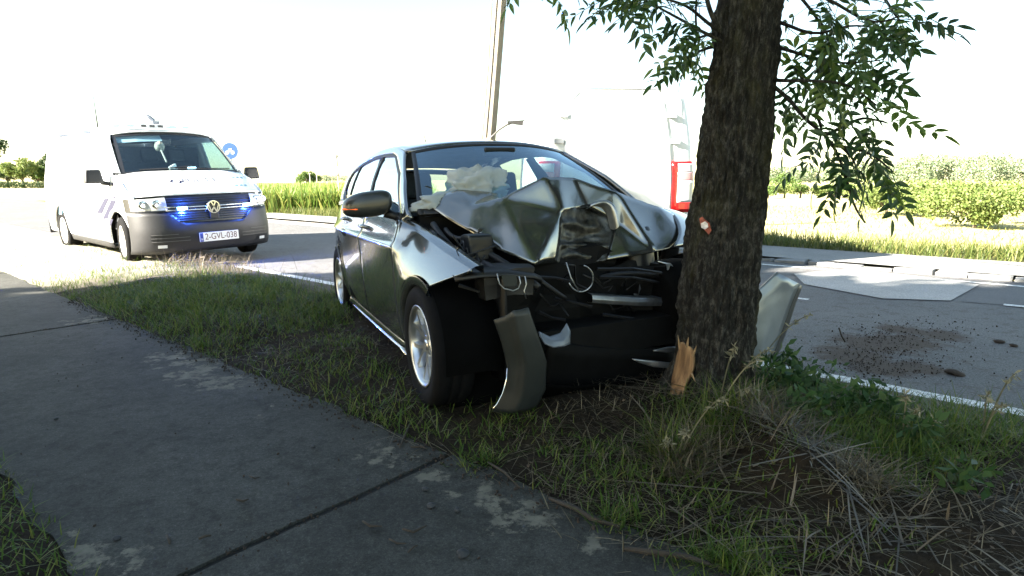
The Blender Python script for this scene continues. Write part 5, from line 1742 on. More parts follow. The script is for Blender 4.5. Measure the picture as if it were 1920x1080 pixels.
MB().tube([(a_.x, a_.y, 1.93), (a_.x, a_.y, 2.18), (a_.x, a_.y, 2.42)], [.010, .006, .003], 6).build("aerial", M_VBLACK, PV)

# ------------------------------------------------------------------ plain white van behind the car
WVR = empty("white_van", (1.19, 9.60, 0.0), (0, 0, 1.60))
tag(WVR, "plain white panel van seen from behind, half hidden by the crashed car and the trunk", "van")
HW, X0, H0 = .93, -2.0, 2.28
wpts = lambda x, z, v: Vector((x, v, z))
def wy(z): return float(np.interp(z, [.35, .6, 1.2, 1.6, 1.95, 2.14, 2.2], [HW - .04, HW, HW, HW - .03, HW - .09, HW - .14, HW - .22]))
zl = [.36, .5, .7, .9, 1.1, 1.3, 1.6, 1.85, 2.0, 2.12, 2.18, 2.2]
for s in (-1, 1):
    rows = [[Vector((x, s * wy(z), z)) for z in zl] for x in arange(X0 + .03, 2.3, 46, (-1.62, -.78, 1.6, 2.28))]
    for r in rows:
        x = r[0].x
        for xc in (-1.2, 2.0):
            if abs(x - xc) < .4:
                lo = .36 + math.sqrt(.16 - (x - xc) ** 2)
                for p in r:
                    if p.z < lo: p.z = lo; p.y = s * wy(lo)
    o = MB().grid(rows).build("side_panel", M_WHITE, WVR, True)
    if sum(p.normal.y * s for p in o.data.polygons) < 0: o.data.flip_normals()
    mod_solid(o, .015, -1)
    # rear door leaf with recessed field, hinges
    rows = [[Vector((X0 - .018 - .012 * math.sin(PI * min(1, max(0, (z - .45) / 1.75))), s * lerp(.0, wy(z) - .275, j / 8), z)) for j in range(9)] for z in np.linspace(.50, 2.08, 19)]
    dr = MB().grid(rows).build("rear_door", M_WHITE, WVR, True)
    mod_solid(dr, .02, 0)
    mod_split(dr, 30)
    MB().grid([[Vector((X0 - .034, s * lerp(.08, wy(z) - .34, j / 4), z)) for j in range(5)] for z in (1.13, 1.138)]).build("door_swage", simple("panel_gap", (.30, .31, .33), .6), dr)
    for z in (.70, 1.62, 1.92):
        MB().box((X0 - .03, s * (wy(z) - .20), z), (.05, .10, .05)).build("hinge", simple("hinge_plastic", (.45, .47, .5), .5), WVR)
    # corner post with tall tail light
    rows = [[Vector((X0 + .03 - .045 * math.cos(q * PI / 2) + .0, s * (wy(z) - .27 + .27 * math.sin(q * PI / 2)), z)) for q in (0, .25, .5, .75, 1)] for z in zl[1:]]
    MB().grid(rows).build("corner_post", M_WHITE, WVR, True)
    tl = empty("tail_light", (0, 0, 0)); tl.parent = WVR
    def lamp(name, z0, z1, q0, q1, m, out):
        rows = [[Vector((X0 + .03 - (.05 + out) * math.cos(q * PI / 2), s * (wy(z) - .25 + (.255 + out) * math.sin(q * PI / 2)), z)) for q in np.linspace(q0, q1, 7)] for z in np.linspace(z0, z1, 9)]
        mod_solid(MB().grid(rows).build(name, m, tl, True), .01, 0)
    lamp("lens_rim", .78, 1.39, .0, .95, M_REDLAMP, .004)
    lamp("brake_lens", .81, .90, .14, .95, M_REDLAMP, .014)
    lamp("clear_lens", .90, 1.16, .16, .95, M_CLEARLAMP, .014)
    lamp("brake_lens", 1.16, 1.26, .16, .95, simple("pink_lens", (.62, .30, .32), .15, coat=.6), .014)
    lamp("clear_lens", 1.26, 1.36, .18, .95, M_CLEARLAMP, .014)
rows = [[Vector((x, v * (HW - .22), 2.20 + .03 * (1 - v ** 4))) for v in np.linspace(-1, 1, 13)] for x in np.linspace(X0 + .02, 1.9, 12)]
MB().grid(rows).build("roof", M_WHITE, WVR, True)
rows = [[Vector((X0 - .005, v * wy(z), z)) for v in np.linspace(-.93, .93, 9)] for z in (.36, .52, 2.05, 2.12, 2.18, 2.21)]
MB().grid(rows).build("rear_frame", M_WHITE, WVR, True)
mod_bevel(MB().box((X0 - .06, 0, .44), (.16, 1.9, .16)).build("rear_bumper", M_VGREY, WVR), .03)
MB().box((X0 - .05, .25, .80), (.03, .05, .16)).build("door_handle", M_VBLACK, WVR)
MB().grid([[Vector((x, v * .93, z)) for v in np.linspace(-1, 1, 9)] for x, z in ((1.9, 2.2), (2.15, 2.12), (2.75, 1.35), (3.3, 1.1), (3.45, .9), (3.45, .4))]).build("cab_front", M_WHITE, WVR, True)
MB().box((.4, 0, .42), (4.6, 1.6, .2)).build("floor_pan", M_LINER, WVR)
wv2 = Van(WVR, RWv=.34)
for x, y, s in ((-1.2, -.86, -1), (-1.2, .86, 1), (2.0, -.86, -1), (2.0, .86, 1)):
    wv2.wheel(x, y, s, True)

# ================================================================== THE TREE THAT WAS HIT
M_BARK, nt, b = new_mat("ash_bark")
tcn = nt.nodes.new("ShaderNodeTexCoord")
f1 = noise_tex(nt, 5, 8, 0.7, 'Object', (1, 1, 0.35))
f2 = noise_tex(nt, 42, 10, 0.8, 'Object', (1, 1, 0.40))
f3 = noise_tex(nt, 2.2, 4, 0.6, 'Object')
c = ramp(nt, f2, [(0.32, (0.008, 0.0075, 0.0065)), (0.50, (0.036, 0.034, 0.029)), (0.66, (0.17, 0.16, 0.135))])
lich = ramp(nt, mth(nt, 'MULTIPLY', f1, f3), [(0.25, (0, 0, 0)), (0.38, (1, 1, 1))])
col = mixc(nt, mth(nt, 'MULTIPLY', lich, 0.5), c, (0.075, 0.072, 0.022))
link(nt, col, b.inputs["Base Color"])
b.inputs["Roughness"].default_value = 0.9
b.inputs["Specular IOR Level"].default_value = 0.2
bump(nt, b, mth(nt, 'ADD', f2, mth(nt, 'MULTIPLY', noise_tex(nt, 90, 5, 0.8, 'Object', (1, 1, .5)), 0.4)), 1.0, 0.035)
M_WOOD, nt, b = new_mat("stripped_wood")
c = ramp(nt, noise_tex(nt, 30, 6, 0.6, 'Object', (1, 1, .12)), [(0.3, (0.10, 0.05, 0.022)), (0.5, (0.30, 0.17, 0.075)), (0.75, (0.50, 0.32, 0.16))])
link(nt, c, b.inputs["Base Color"]); b.inputs["Roughness"].default_value = .75
bump(nt, b, noise_tex(nt, 60, 5, 0.7, 'Object', (1, 1, .1)), 0.6, 0.01)

TR = empty("ash_tree", (TREE.x, TREE.y, 0))
tag(TR, "thick ash tree with dark furrowed bark and stripped orange patch, standing before the car", "tree")
# axis and half width from the picture, at the trunk's distance
TPX = [(760, 1325, 108), (738, 1329, 94), (712, 1333, 79), (680, 1339, 73), (640, 1342, 73.5), (560, 1348, 72.5), (470, 1355, 71), (400, 1364, 69), (330, 1373, 67), (260, 1380, 66), (180, 1388, 63), (100, 1398, 59), (30, 1405, 57.5), (-60, 1415, 57)]
axis = []
for py, px, hw in TPX:
    Yd = 3.10 + (760 - py) * 0.00012
    p = at_y(px, py, Yd)
    q = at_y(px + hw, py, Yd)
    axis.append((p.z, p.x - TREE.x, p.y - TREE.y, q.x - p.x))
zz = [a[0] for a in axis]
def trunk_at(z):
    if z > zz[-1]:
        k = z - zz[-1]
        sx_ = (axis[-1][1] - axis[-4][1]) / (axis[-1][0] - axis[-4][0])
        return axis[-1][1] + sx_ * k, axis[-1][2], max(.05, axis[-1][3] - .028 * k)
    return tuple(float(np.interp(z, zz, [a[i] for a in axis])) for i in (1, 2, 3))
seg, V, F = 150, [], []
Z = list(np.arange(-.06, 2.9, .0085)) + list(np.arange(2.9, 5.2, .05))
for z in Z:
    ax, ay, r = trunk_at(max(z, zz[0]))
    if z < .30: r *= 1 + .10 * ((.30 - z) / .36) ** 2
    for k in range(seg):
        a = 2 * PI * k / seg
        ca, sa = math.cos(a), math.sin(a)
        q = Vector((ca * 1.35, sa * 1.35, z * 1.0))
        flare = max(0, (.34 - z)) * .34 * (mnoise.noise(Vector((ca * 1.7, sa * 1.7, 0))))
        f = mnoise.noise(Vector((ca * 7.5, sa * 7.5, z * 3.2)))
        f2_ = mnoise.noise(Vector((ca * 17, sa * 17, z * 12)))
        f3_ = mnoise.noise(Vector((ca * 34, sa * 34, z * 30)))
        rr = r + flare + .016 * mnoise.noise(q * 1.4) - .020 * (1 - abs(f) * 2.6) * (abs(f) < .385) + .013 * f2_ + .008 * f3_ - .016 * max(0, .25 - abs(mnoise.noise(Vector((ca * 12, sa * 12, z * 6.5)))) ) * 4 * .5
        # swellings at old branch scars
        for bz, ba, br in ((1.92, 2.9, .02), (1.78, -.4, .014), (1.33, 3.05, .012), (.98, 3.4, .014)):
            d = math.hypot(z - bz, (((a - ba + PI) % (2 * PI)) - PI) * r)
            rr += br * math.exp(-(d / .06) ** 2)
        V.append((ax + ca * rr, ay + sa * rr, z))
n = len(Z)
for i in range(n - 1):
    for k in range(seg):
        F.append((i * seg + k, i * seg + (k + 1) % seg, (i + 1) * seg + (k + 1) % seg, (i + 1) * seg + k))
trunk = mesh_np("trunk", V, F, M_BARK, TR, True)
def on_trunk(px, py, out=0.0):
    """the point of the trunk's front that the image point lies on"""
    o = Vector((0, 0, CAM_H)); r = ray(px, py)
    best = None
    for t in np.linspace(2.4, 3.6, 500):
        p = o + r * t
        ax, ay, rad = trunk_at(p.z)
        if math.hypot(p.x - TREE.x - ax, p.y - TREE.y - ay) < rad + .004 + out:
            best = p
            break
    if best is None:
        best = at_y(px, py, 3.12)
    return best - TREE
# stripped patch
rows = []
for py, x0, x1 in ((642, 1274, 1279), (650, 1273, 1296), (665, 1270, 1301), (685, 1266, 1301), (705, 1260, 1297), (722, 1257, 1286), (738, 1255, 1275), (748, 1253, 1264)):
    rows.append([on_trunk(lerp(x0, x1, q) + random.uniform(-2.6, 2.6), py + random.uniform(-3, 3), .012 + .004 * math.sin(PI * q)) for q in (0, .2, .4, .6, .8, 1)])
o = MB().grid(rows).build("stripped_patch", M_WOOD, TR, True)
mod_sub(o, 1); mod_solid(o, .02, -1)
M_SPL = simple("splinter_wood", (.34, .22, .11), .8, var=.3, scale=40)
for (xa, ya, xb, yb, o0, o1) in ((1275, 655, 1271, 628, .012, .02), (1299, 668, 1306, 648, .012, .025), (1288, 652, 1291, 632, .012, .02), (1262, 735, 1256, 752, .012, .03), (1283, 728, 1278, 748, .012, .03), (1296, 700, 1304, 716, .012, .02)):
    a, b_ = on_trunk(xa, ya, o0), on_trunk(xb, yb, o1)
    MB().tube([a, a.lerp(b_, .5), b_], [.007, .005, .001], 4).build("splinter", M_SPL, TR, False)
# red and white paint scar left on the bark
for pts, m in (([(1311, 410), (1317, 406), (1322, 412), (1330, 418), (1334, 432), (1329, 440), (1322, 432), (1314, 424)], simple("scar_red_brown", (.26, .06, .03), .7, var=.5, scale=60)),
               ([(1314, 419), (1322, 415), (1327, 419), (1328, 426), (1322, 430), (1315, 427)], simple("scar_white", (.62, .58, .54), .7, var=.3, scale=60))):
    c = sum((on_trunk(x, y, .014) for x, y in pts), Vector()) / len(pts)
    P = [on_trunk(x, y, .013 if m.name == "scar_red_brown" else .017) for x, y in pts]
    obj("bark_scar", [c] + P, [(0, i + 1, (i + 1) % len(P) + 1) for i in range(len(P))], m, TR, False)
# limbs
def limb(P, r0, r1, name="branch"):
    pts = [Vector(p) for p in P]
    fine = []
    for i in range(len(pts) - 1):
        a = pts[max(0, i - 1)]; b_ = pts[i]; c_ = pts[i + 1]; d_ = pts[min(len(pts) - 1, i + 2)]
        for t in np.linspace(0, 1, 5)[:-1]:
            fine.append(.5 * ((2 * b_) + (c_ - a) * t + (2 * a - 5 * b_ + 4 * c_ - d_) * t * t + (3 * b_ - a - 3 * c_ + d_) * t ** 3))
    fine.append(pts[-1])
    fine = [p + Vector((mnoise.noise(p * 6), mnoise.noise(p * 6 + Vector((5, 0, 0))), mnoise.noise(p * 6 + Vector((0, 5, 0))))) * .012 for p in fine]
    k = len(fine)
    MB().tube(fine, [lerp(r0, r1, (i / (k - 1)) ** .8) for i in range(k)], 7).build(name, M_BARK, TR, True)
    return fine
def pl_(L):  # picture points with distance -> tree axes
    return [at_y(px, py, Y) - TREE for px, py, Y in L]
M_LEAF, nt, b = new_mat("ash_leaf")
out = [n for n in nt.nodes if n.type == 'OUTPUT_MATERIAL'][0]
oi = nt.nodes.new("ShaderNodeObjectInfo")
at_ = nt.nodes.new("ShaderNodeAttribute"); at_.attribute_name = "rnd"
v = mth(nt, 'FRACT', mth(nt, 'ADD', oi.outputs["Random"], at_.outputs["Fac"]))
col = ramp(nt, v, [(0, (0.018, 0.046, 0.014)), (.5, (0.045, 0.098, 0.022)), (.85, (0.10, 0.17, 0.03)), (1, (.17, .22, .05))])
link(nt, col, b.inputs["Base Color"]); b.inputs["Roughness"].default_value = .38; b.inputs["Specular IOR Level"].default_value = .5
tl = nt.nodes.new("ShaderNodeBsdfTranslucent"); link(nt, col, tl.inputs[0])
mx = nt.nodes.new("ShaderNodeMixShader"); mx.inputs[0].default_value = .4
link(nt, b.outputs[0], mx.inputs[1]); link(nt, tl.outputs[0], mx.inputs[2]); link(nt, mx.outputs[0], out.inputs[0])

def leaf_mesh(seed):
    """one feathered ash leaf: stalk along +x, nine pointed leaflets"""
    rg = random.Random(seed)
    V, F = [], []
    L = .27 * rg.uniform(.85, 1.15)
    def sp(t): return Vector((L * t, 0, -.05 * t * t + .015 * t))
    mb = MB().tube([sp(t) for t in (0, .35, .7, 1)], [.0022, .0018, .0014, .001], 4)
    V += mb.V; F += mb.F
    def leaflet(base, d, ln, w, sag):
        d = d.normalized()
        sd_ = Vector((-d.y, d.x, 0)).normalized()
        n0 = len(V)
        prof = [(0, .0), (.14, .55), (.36, 1.0), (.62, .82), (.84, .42), (1.0, 0)]
        twist = rg.uniform(-.5, .5)
        for t, ww in prof:
            c = base + d * ln * t + Vector((0, 0, -sag * t * t))
            if ww == 0:
                V.append(c)
            else:
                up_ = Vector((0, 0, 1))
                a = (sd_ * math.cos(twist) + up_ * math.sin(twist)) * ww * w
                V.append(c + a + Vector((0, 0, .004))); V.append(c); V.append(c - a + Vector((0, 0, .004)))
        i = n0
        F.append((i, i + 2, i + 1)); F.append((i, i + 3, i + 2))
        for k in range(3):
            o_ = n0 + 1 + k * 3
            F.append((o_, o_ + 1, o_ + 4, o_ + 3)); F.append((o_ + 1, o_ + 2, o_ + 5, o_ + 4))
        o_ = n0 + 10
        F.append((o_, o_ + 1, o_ + 3)); F.append((o_ + 1, o_ + 2, o_ + 3))
    for k, t in enumerate((.36, .54, .72, .88)):
        for s in (-1, 1):
            ln = rg.uniform(.068, .09) * (1 - .1 * abs(k - 1.5))
            leaflet(sp(t), Vector((.62, s, -.12)), ln, .0125 * rg.uniform(.85, 1.2), rg.uniform(.0, .03))
    leaflet(sp(1.0), Vector((1, rg.uniform(-.2, .2), -.2)), .085, .013, .02)
    me = bpy.data.meshes.new("leaf")
    me.from_pydata([tuple(v) for v in V], [], F)
    me.materials.append(M_LEAF)
    me.update()
    return me
LEAVES = [leaf_mesh(s) for s in range(6)]
n_leaf = 0
def put_leaf(p, d, scale=1.0):
    """a leaf object of the tree: its stalk leaves p along d and hangs"""
    global n_leaf
    d = Vector(d).normalized()
    w = TREE + Vector(p) + d * .16
    for q in (w, TREE + Vector(p) + d * .28):
        dep = q.y * CP - (q.z - CAM_H) * SP
        qx = 960 + q.x / dep * CAM_F
        tz = trunk_at(q.z)
        if q.y < TREE.y + tz[1] + .1 and abs(q.x - TREE.x - tz[0]) < tz[2] * 1.05:
            return
    yv = Vector((0, 0, 1)).cross(d)
    if yv.length < .05: yv = Vector((1, 0, 0))
    yv.normalize()
    zv = d.cross(yv)
    roll = random.gauss(0, .7)
    R = Matrix((d, yv, zv)).transposed() @ Matrix.Rotation(roll, 3, 'X')
    o = bpy.data.objects.new("leaf", LEAVES[n_leaf % 6])
    COL.objects.link(o)
    o.parent = TR
    o.matrix_local = Matrix.Translation(p) @ R.to_4x4() @ Matrix.Scale(scale, 4)
    n_leaf += 1
def twig_leaves(P, k, scale=1.12, droop=.9, r=.01):
    f = limb(P, r, .003, "twig")
    n = len(f)
    for i in range(k):
        t = .12 + .88 * (i + random.random() * .6) / k
        j = min(n - 2, int(t * (n - 1)))
        ax = (f[j + 1] - f[j]).normalized()
        side = Vector((random.gauss(0, 1), random.gauss(0, 1), random.gauss(0, .4)))
        d = ax * .55 + side.normalized() * .9 + Vector((0, 0, -droop * random.uniform(.4, 1.2)))
        put_leaf(f[j], d, scale * random.uniform(.75, 1.1))
# boughs seen right of the trunk
limb(pl_([(1440, 150, 3.12), (1500, 212, 3.05), (1546, 252, 3.0), (1580, 310, 2.95), (1600, 380, 2.9), (1623, 418, 2.88)]), .011, .004)
RB = [
 ([(1450, 40, 3.15), (1520, 60, 3.1), (1590, 50, 3.05), (1650, 55, 3.0)], 18),
 ([(1455, 90, 3.15), (1530, 110, 3.2), (1600, 120, 3.2), (1660, 110, 3.2)], 17),
 ([(1450, 150, 3.12), (1520, 150, 2.95), (1590, 160, 2.9), (1650, 200, 2.85)], 16),
 ([(1500, -30, 3.0), (1570, 10, 2.95), (1640, 40, 2.9), (1690, 30, 2.9)], 17),
 ([(1620, -60, 3.2), (1660, 0, 3.2), (1680, 30, 3.2), (1690, 40, 3.2)], 9),
 ([(1480, -40, 3.3), (1530, 30, 3.3), (1560, 80, 3.3), (1575, 120, 3.3)], 14),
 ([(1546, 252, 3.0), (1610, 225, 2.95), (1640, 225, 2.95), (1665, 232, 2.9)], 9),
 ([(1560, 270, 2.95), (1610, 280, 2.9), (1645, 295, 2.9), (1675, 320, 2.88)], 10),
 ([(1530, 212, 3.3), (1540, 240, 3.35), (1535, 270, 3.35), (1530, 290, 3.35)], 5),
 ([(1575, 270, 2.95), (1590, 285, 2.92), (1602, 300, 2.9), (1610, 318, 2.9)], 5),
 ([(1490, 130, 3.4), (1510, 160, 3.45), (1510, 180, 3.45), (1505, 190, 3.45)], 5),
]
for P, k in RB: twig_leaves(pl_(P), int(k * 1.02), 1.0, .6)
LB = [
 ([(1352, 80, 3.1), (1300, 50, 3.05), (1240, 15, 3.0), (1180, -20, 2.95)], 13),
 ([(1350, 60, 3.1), (1300, 20, 3.05), (1240, -5, 3.0), (1160, -20, 2.95)], 14),
 ([(1345, 60, 3.2), (1330, 65, 3.2), (1310, 70, 3.15), (1285, 75, 3.1)], 7),
 ([(1335, 90, 3.2), (1318, 95, 3.2), (1305, 100, 3.2), (1295, 110, 3.2)], 4),
 ([(1260, -10, 3.0), (1215, -15, 2.95), (1180, -20, 2.9), (1160, -10, 2.9)], 5),
 ([(1010, -80, 2.9), (1015, -55, 2.9), (1025, -35, 2.9), (1035, -25, 2.9)], 3),
 ([(965, -80, 3.2), (968, -60, 3.2), (970, -50, 3.2), (972, -40, 3.2)], 2),
]
for P, k in LB: twig_leaves(pl_(P), k, .88, .45)
limb(pl_([(1352, 60, 3.1), (1338, 30, 3.08), (1325, 0, 3.06), (1312, -40, 3.05)]), .014, .009)
limb(pl_([(1308, 60, 3.05), (1306, 30, 3.05), (1304, -20, 3.05)]), .006, .005)
# the boughs and crown above the picture
cb = []
for k in range(16):
    a = k * 2.4
    z = 2.9 + k * .33
    L = 3.3 * (1 - .35 * k / 16)
    ax, ay, r = trunk_at(min(z, 5.1))
    e = Vector((ax + math.cos(a) * L, ay + math.sin(a) * L, z + 1.0))
    limb([Vector((ax, ay, min(z, 5.0))), Vector((ax, ay, z)).lerp(e, .5) + Vector((0, 0, .25)), e], .06, .015)
    for t in (.45, .75, 1.0):
        q = Vector((ax, ay, z + .2)).lerp(e, t)
        cb.append((q.x, q.y, q.z + .25, .85, .85, .55))
cb = [q for q in cb if q[2] > 3.1 and (q[1] < .35 or q[2] > 6.2)]
V, F, r = leaf_cloud(clump_points([q[:3] for q in cb], [q[3:] for q in cb], 26000, .3), .17, .42, .3)
tag(mesh_np("crown", V, F, M_LEAF, TR, False, r), kind="stuff")
# the next tree of the row, out of the picture to the right, shading the road
nx = un(7.2, 2.9)
crown_tree("ash_tree", nx.x, nx.y, 3.0, rand_blobs(34, 0, 6.4, 3.9, 2.9, 1.2), 16000, .26, F_DARK, "next roadside tree of the verge, beyond the right border", "tree", None, .22)

# ================================================================== POLE, SIGNS
M_POLE = simple("pole_concrete", (0.14, 0.125, 0.10), .85, var=.15, scale=6, bmp=.6, bscale=30)
PB = at_y(902, 420, 13.6)
PO = empty("utility_pole", (PB.x, 13.6, 0))
tag(PO, "leaning cream concrete pole behind the crashed car's roof, curved bracket arm on it", "utility pole")
top = at_y(945, -60, 13.6)
bx = Vector((0, 0, -.3)); tx_ = Vector((top.x - PB.x, 0, top.z))
mb = MB()
V = []
for p, hx, hy in ((bx, .095, .10), (tx_, .075, .085)):
    for sx_, sy_ in ((-1, -1), (1, -1), (1, 1), (-1, 1)):
        q = Vector((sx_ * hx, sy_ * hy, 0)); q.rotate(Euler((0, 0, -.62)))
        V.append(p + q)
mb.add(V, [(0, 1, 5, 4), (1, 2, 6, 5), (2, 3, 7, 6), (3, 0, 4, 7), (4, 5, 6, 7)])
mod_bevel(mb.build("shaft", M_POLE, PO), .015)
def pp_(px, py, Y=13.45): return at_y(px, py, Y) - Vector((PB.x, 13.6, 0))
MB().tube([pp_(896, 330, 13.5), pp_(905, 250, 13.5), pp_(916, 120, 13.5), pp_(925, -60, 13.5)], .018, 6).build("cable_duct", simple("duct_brown", (.30, .22, .14), .8), PO)
MB().tube([pp_(914, 264), pp_(925, 254), pp_(936, 243), pp_(950, 234), pp_(962, 230)], [.028, .024, .022, .022, .022], 8).build("bracket_arm", simple("arm_cream", (.07, .066, .06), .6), PO, True)
mb = MB()
V = []
for (px, pa, pb) in ((952, 227, 231), (968, 226, 234), (984, 225, 236)):
    for py in (pa, pb):
        for dy in (-.07, .07):
            V.append(pp_(px, py, 13.45 + dy))
mb.add(V, [(0, 1, 5, 4), (2, 6, 7, 3), (0, 4, 6, 2), (1, 3, 7, 5), (4, 5, 9, 8), (6, 10, 11, 7), (4, 8, 10, 6), (5, 7, 11, 9), (8, 9, 11, 10), (0, 2, 3, 1)])
mb.build("bracket_head", simple("lamp_head_grey", (.022, .021, .019), .6), PO)
mod_bevel(MB().box(pp_(916, 262), (.12, .16, .07)).build("clamp", simple("clamp_rust", (.35, .26, .18), .7), PO), .02)
# blue round sign
SP_ = at_y(431, 283, 24.0)
SG = empty("road_sign", (SP_.x, 24.0, 0))
tag(SG, "round blue cycle-path sign showing above the police van's right mirror", "road sign")
MB().tube([(0, .05, -.2), (0, .05, SP_.z + .3)], .03, 8).build("post", simple("galvanised", (.4, .41, .42), .5, metal=.7), SG)
MB().lathe([(0, .0), (.30, .0), (.30, .02), (0, .02)], 32, 'y', (0, 0, SP_.z)).build("disc", simple("sign_blue", (.008, .05, .26), .4, var=.05), SG)
mb = MB()
for cxx in (-.10, .10):
    mb.lathe([(.050, 0), (.064, 0)], 20, 'y', (cxx, -.006, SP_.z - .06))
mb.tube([(-.10, -.006, SP_.z - .06), (-.03, -.006, SP_.z + .07), (.07, -.006, SP_.z + .07), (.10, -.006, SP_.z - .06)], .012, 4)
mb.tube([(-.03, -.006, SP_.z + .07), (.01, -.006, SP_.z - .05), (.07, -.006, SP_.z + .07)], .012, 4)
mb.build("bicycle_symbol", simple("sign_white", (.8, .8, .8), .5), SG)
# thin marker stake in the crop
P0 = at_y(637, 385, 22.5); P1 = at_y(631, 293, 22.5)
MS = empty("marker_stake", (P0.x, 22.5, 0))
tag(MS, "thin weathered stake with a knob, leaning at the crop field's edge", "stake")
d = P1 - P0
for i, (t0, t1) in enumerate(((-.15, .45), (.45, .8), (.8, 1.0))):
    MB().tube([Vector((d.x * t0, 0, d.z * t0 + P0.z)), Vector((d.x * t1, 0, d.z * t1 + P0.z))], .022, 6).build("stake_section", simple(["stake_pale", "stake_grey", "stake_dark"][i], [(.5, .46, .38), (.35, .33, .28), (.12, .12, .11)][i], .8), MS)
MB().lathe([(0, .05), (.045, .03), (.045, -.03), (0, -.05)], 10, 'z', (d.x, 0, d.z + P0.z)).build("stake_cap", bpy.data.materials["stake_dark"], MS)
MB().lathe([(.022, .05), (.04, .0), (.022, -.05)], 10, 'z', (d.x * .62, 0, d.z * .62 + P0.z)).build("stake_collar", bpy.data.materials["stake_dark"], MS)

# ================================================================== SMALL THINGS ON THE GROUND
M_TWIG = simple("twig_bark", (.045, .034, .024), .9, var=.3, scale=30)
def vz(p): return Vector((p.x, p.y, verge_z(p.x, p.y)))
def twig(pts, r, label, z=.034, name="twig", group="twigs on the path"):
    P = []
    for px, py in pts:
        p = at_z(px, py, .04)
        n_ = p.x * N.x + p.y * N.y
        h = z if n_ < 1.66 else verge_z(p.x, p.y) + .012
        P.append(Vector((p.x, p.y, h + r + random.uniform(0, .004))))
    c = P[len(P) // 2].copy()
    o = MB().tube([p - c for p in P], [r * .7] + [r] * (len(P) - 2) + [r * .5], 6).build(name, M_TWIG, None, True)
    o.location = c
    return tag(o, label, "twig", group)
for pts, r, lab in (
    ([(755, 993), (775, 998), (800, 985)], .005, "curved twig on the path, right of the slab joint's middle"),
    ([(680, 978), (695, 986), (716, 988)], .005, "short dark twig on the path just below the joint"),
    ([(730, 1010), (745, 1018), (762, 1020)], .004, "thin twig on the path below the curved twig"),
    ([(765, 1035), (775, 1025), (783, 1022)], .004, "smallest pale twig on the path, lowest of the cluster"),
    ([(443, 937), (455, 939), (466, 936)], .005, "reddish twig on the path left of the joint, uppermost"),
    ([(372, 1010), (385, 1006), (396, 1003)], .005, "small dark twig on the path above the joint's lower end"),
    ([(313, 1004), (317, 1012), (318, 1020)], .005, "stub of twig on the path pointing at the joint's lower end"),
    ([(468, 892), (478, 897), (488, 893)], .0035, "hair-thin bent twig on the middle of the path"),
    ([(750, 838), (760, 815), (772, 790)], .005, "upright leaning twig at the grass edge left of the torn bumper"),
    ([(770, 838), (790, 836), (800, 842)], .005, "twig lying along the grass edge of the path"),
    ([(915, 868), (945, 885), (975, 915)], .006, "long twig on the grass edge beyond the slab joint's end"),
    ([(1030, 935), (1080, 955), (1110, 975), (1160, 990)], .009, "thick root-like stick along the path's right edge"),
    ([(1170, 1032), (1230, 1040), (1290, 1048), (1330, 1062)], .010, "thickest stick along the path's corner at the bottom border")):
    twig(pts, r, lab)
M_STONE = simple("dark_stone", (.035, .035, .036), .8, var=.3, scale=20)
for i, (px, py, r, lab) in enumerate(((218, 1010, .012, "dark pebble on the path above the pale flaked patch at bottom left"), (809, 949, .016, "flat dark pebble on the path right of the slab joint"), (856, 957, .012, "dark pebble beside the flat pebble right of the slab joint"),
                                (797, 917, .011, "dark pebble just below the joint's upper end"), (588, 837, .010, "single dark pebble on the middle of the path"), (104, 786, .010, "dark pebble on the path's far left"), (868, 1040, .018, "clod of soil at the bottom of the path, left of the thick sticks"))):
    bm = bmesh.new(); bmesh.ops.create_icosphere(bm, subdivisions=2, radius=r)
    for v in bm.verts:
        v.co *= 1 + mnoise.noise(v.co * 60 + Vector((i, 0, 0))) * .6
        v.co.z *= .55
    me = bpy.data.meshes.new("pebble"); bm.to_mesh(me); bm.free()
    o = link_mesh("pebble", me, M_STONE)
    p = at_z(px, py, .035)
    o.location = (p.x, p.y, .034 + r * .3)
    tag(o, lab, "stone", "stones on the path")
# plastic flap under the front wheel
P = [(800, 742, .03), (826, 738, .06), (857, 736, .09), (852, 750, .07), (832, 760, .03), (806, 768, .02)]
rows = [[at_z(px, py, z) for px, py, z in P[:3]], [at_z(px, py, z) for px, py, z in P[::-1][:3]]]
flap = MB().grid(rows).build("plastic_shard", simple("dark_blue_plastic", (.03, .035, .045), .35, coat=.3), None, True)
mod_solid(flap, .006, 0)
tag(flap, "broken black plastic shard on the ground under the front wheel", "plastic shard")
# clods and crumbs of earth thrown on the road
bm = bmesh.new()
cnt = 0
for cxp, cyp, sx_, sy_, k in ((1640, 655, 60, 26, 800), (1700, 622, 70, 14, 420), (1640, 690, 80, 16, 420), (1780, 650, 80, 30, 140)):
    for _ in range(k):
        px = random.gauss(cxp, sx_); py = random.gauss(cyp, sy_)
        if py < 590: continue
        p = at_z(px, py, .005)
        n_ = p.x * N.x + p.y * N.y
        if n_ < 4.05: continue
        r = abs(random.gauss(.001, .0022)) + .001
        m = Matrix.Translation((p.x, p.y, r * .4)) @ Euler((random.random() * 3, random.random() * 3, random.random() * 3)).to_matrix().to_4x4() @ Matrix.Diagonal((r * 1.6, r, r * .6, 1))
        bmesh.ops.create_icosphere(bm, subdivisions=1, radius=1, matrix=m)
def crumb(p, r):
    m = Matrix.Translation(p) @ Euler((random.random() * 3, random.random() * 3, random.random() * 3)).to_matrix().to_4x4() @ Matrix.Diagonal((r * 1.7, r, r * .6, 1))
    bmesh.ops.create_icosphere(bm, subdivisions=1, radius=1, matrix=m)
for _ in range(900):                                   # litter of the ragged path edge
    q = un(random.uniform(-7, -.4), 1.70 - abs(random.gauss(0, .06)))
    crumb(Vector((q.x, q.y, .033)), random.uniform(.0015, .006))
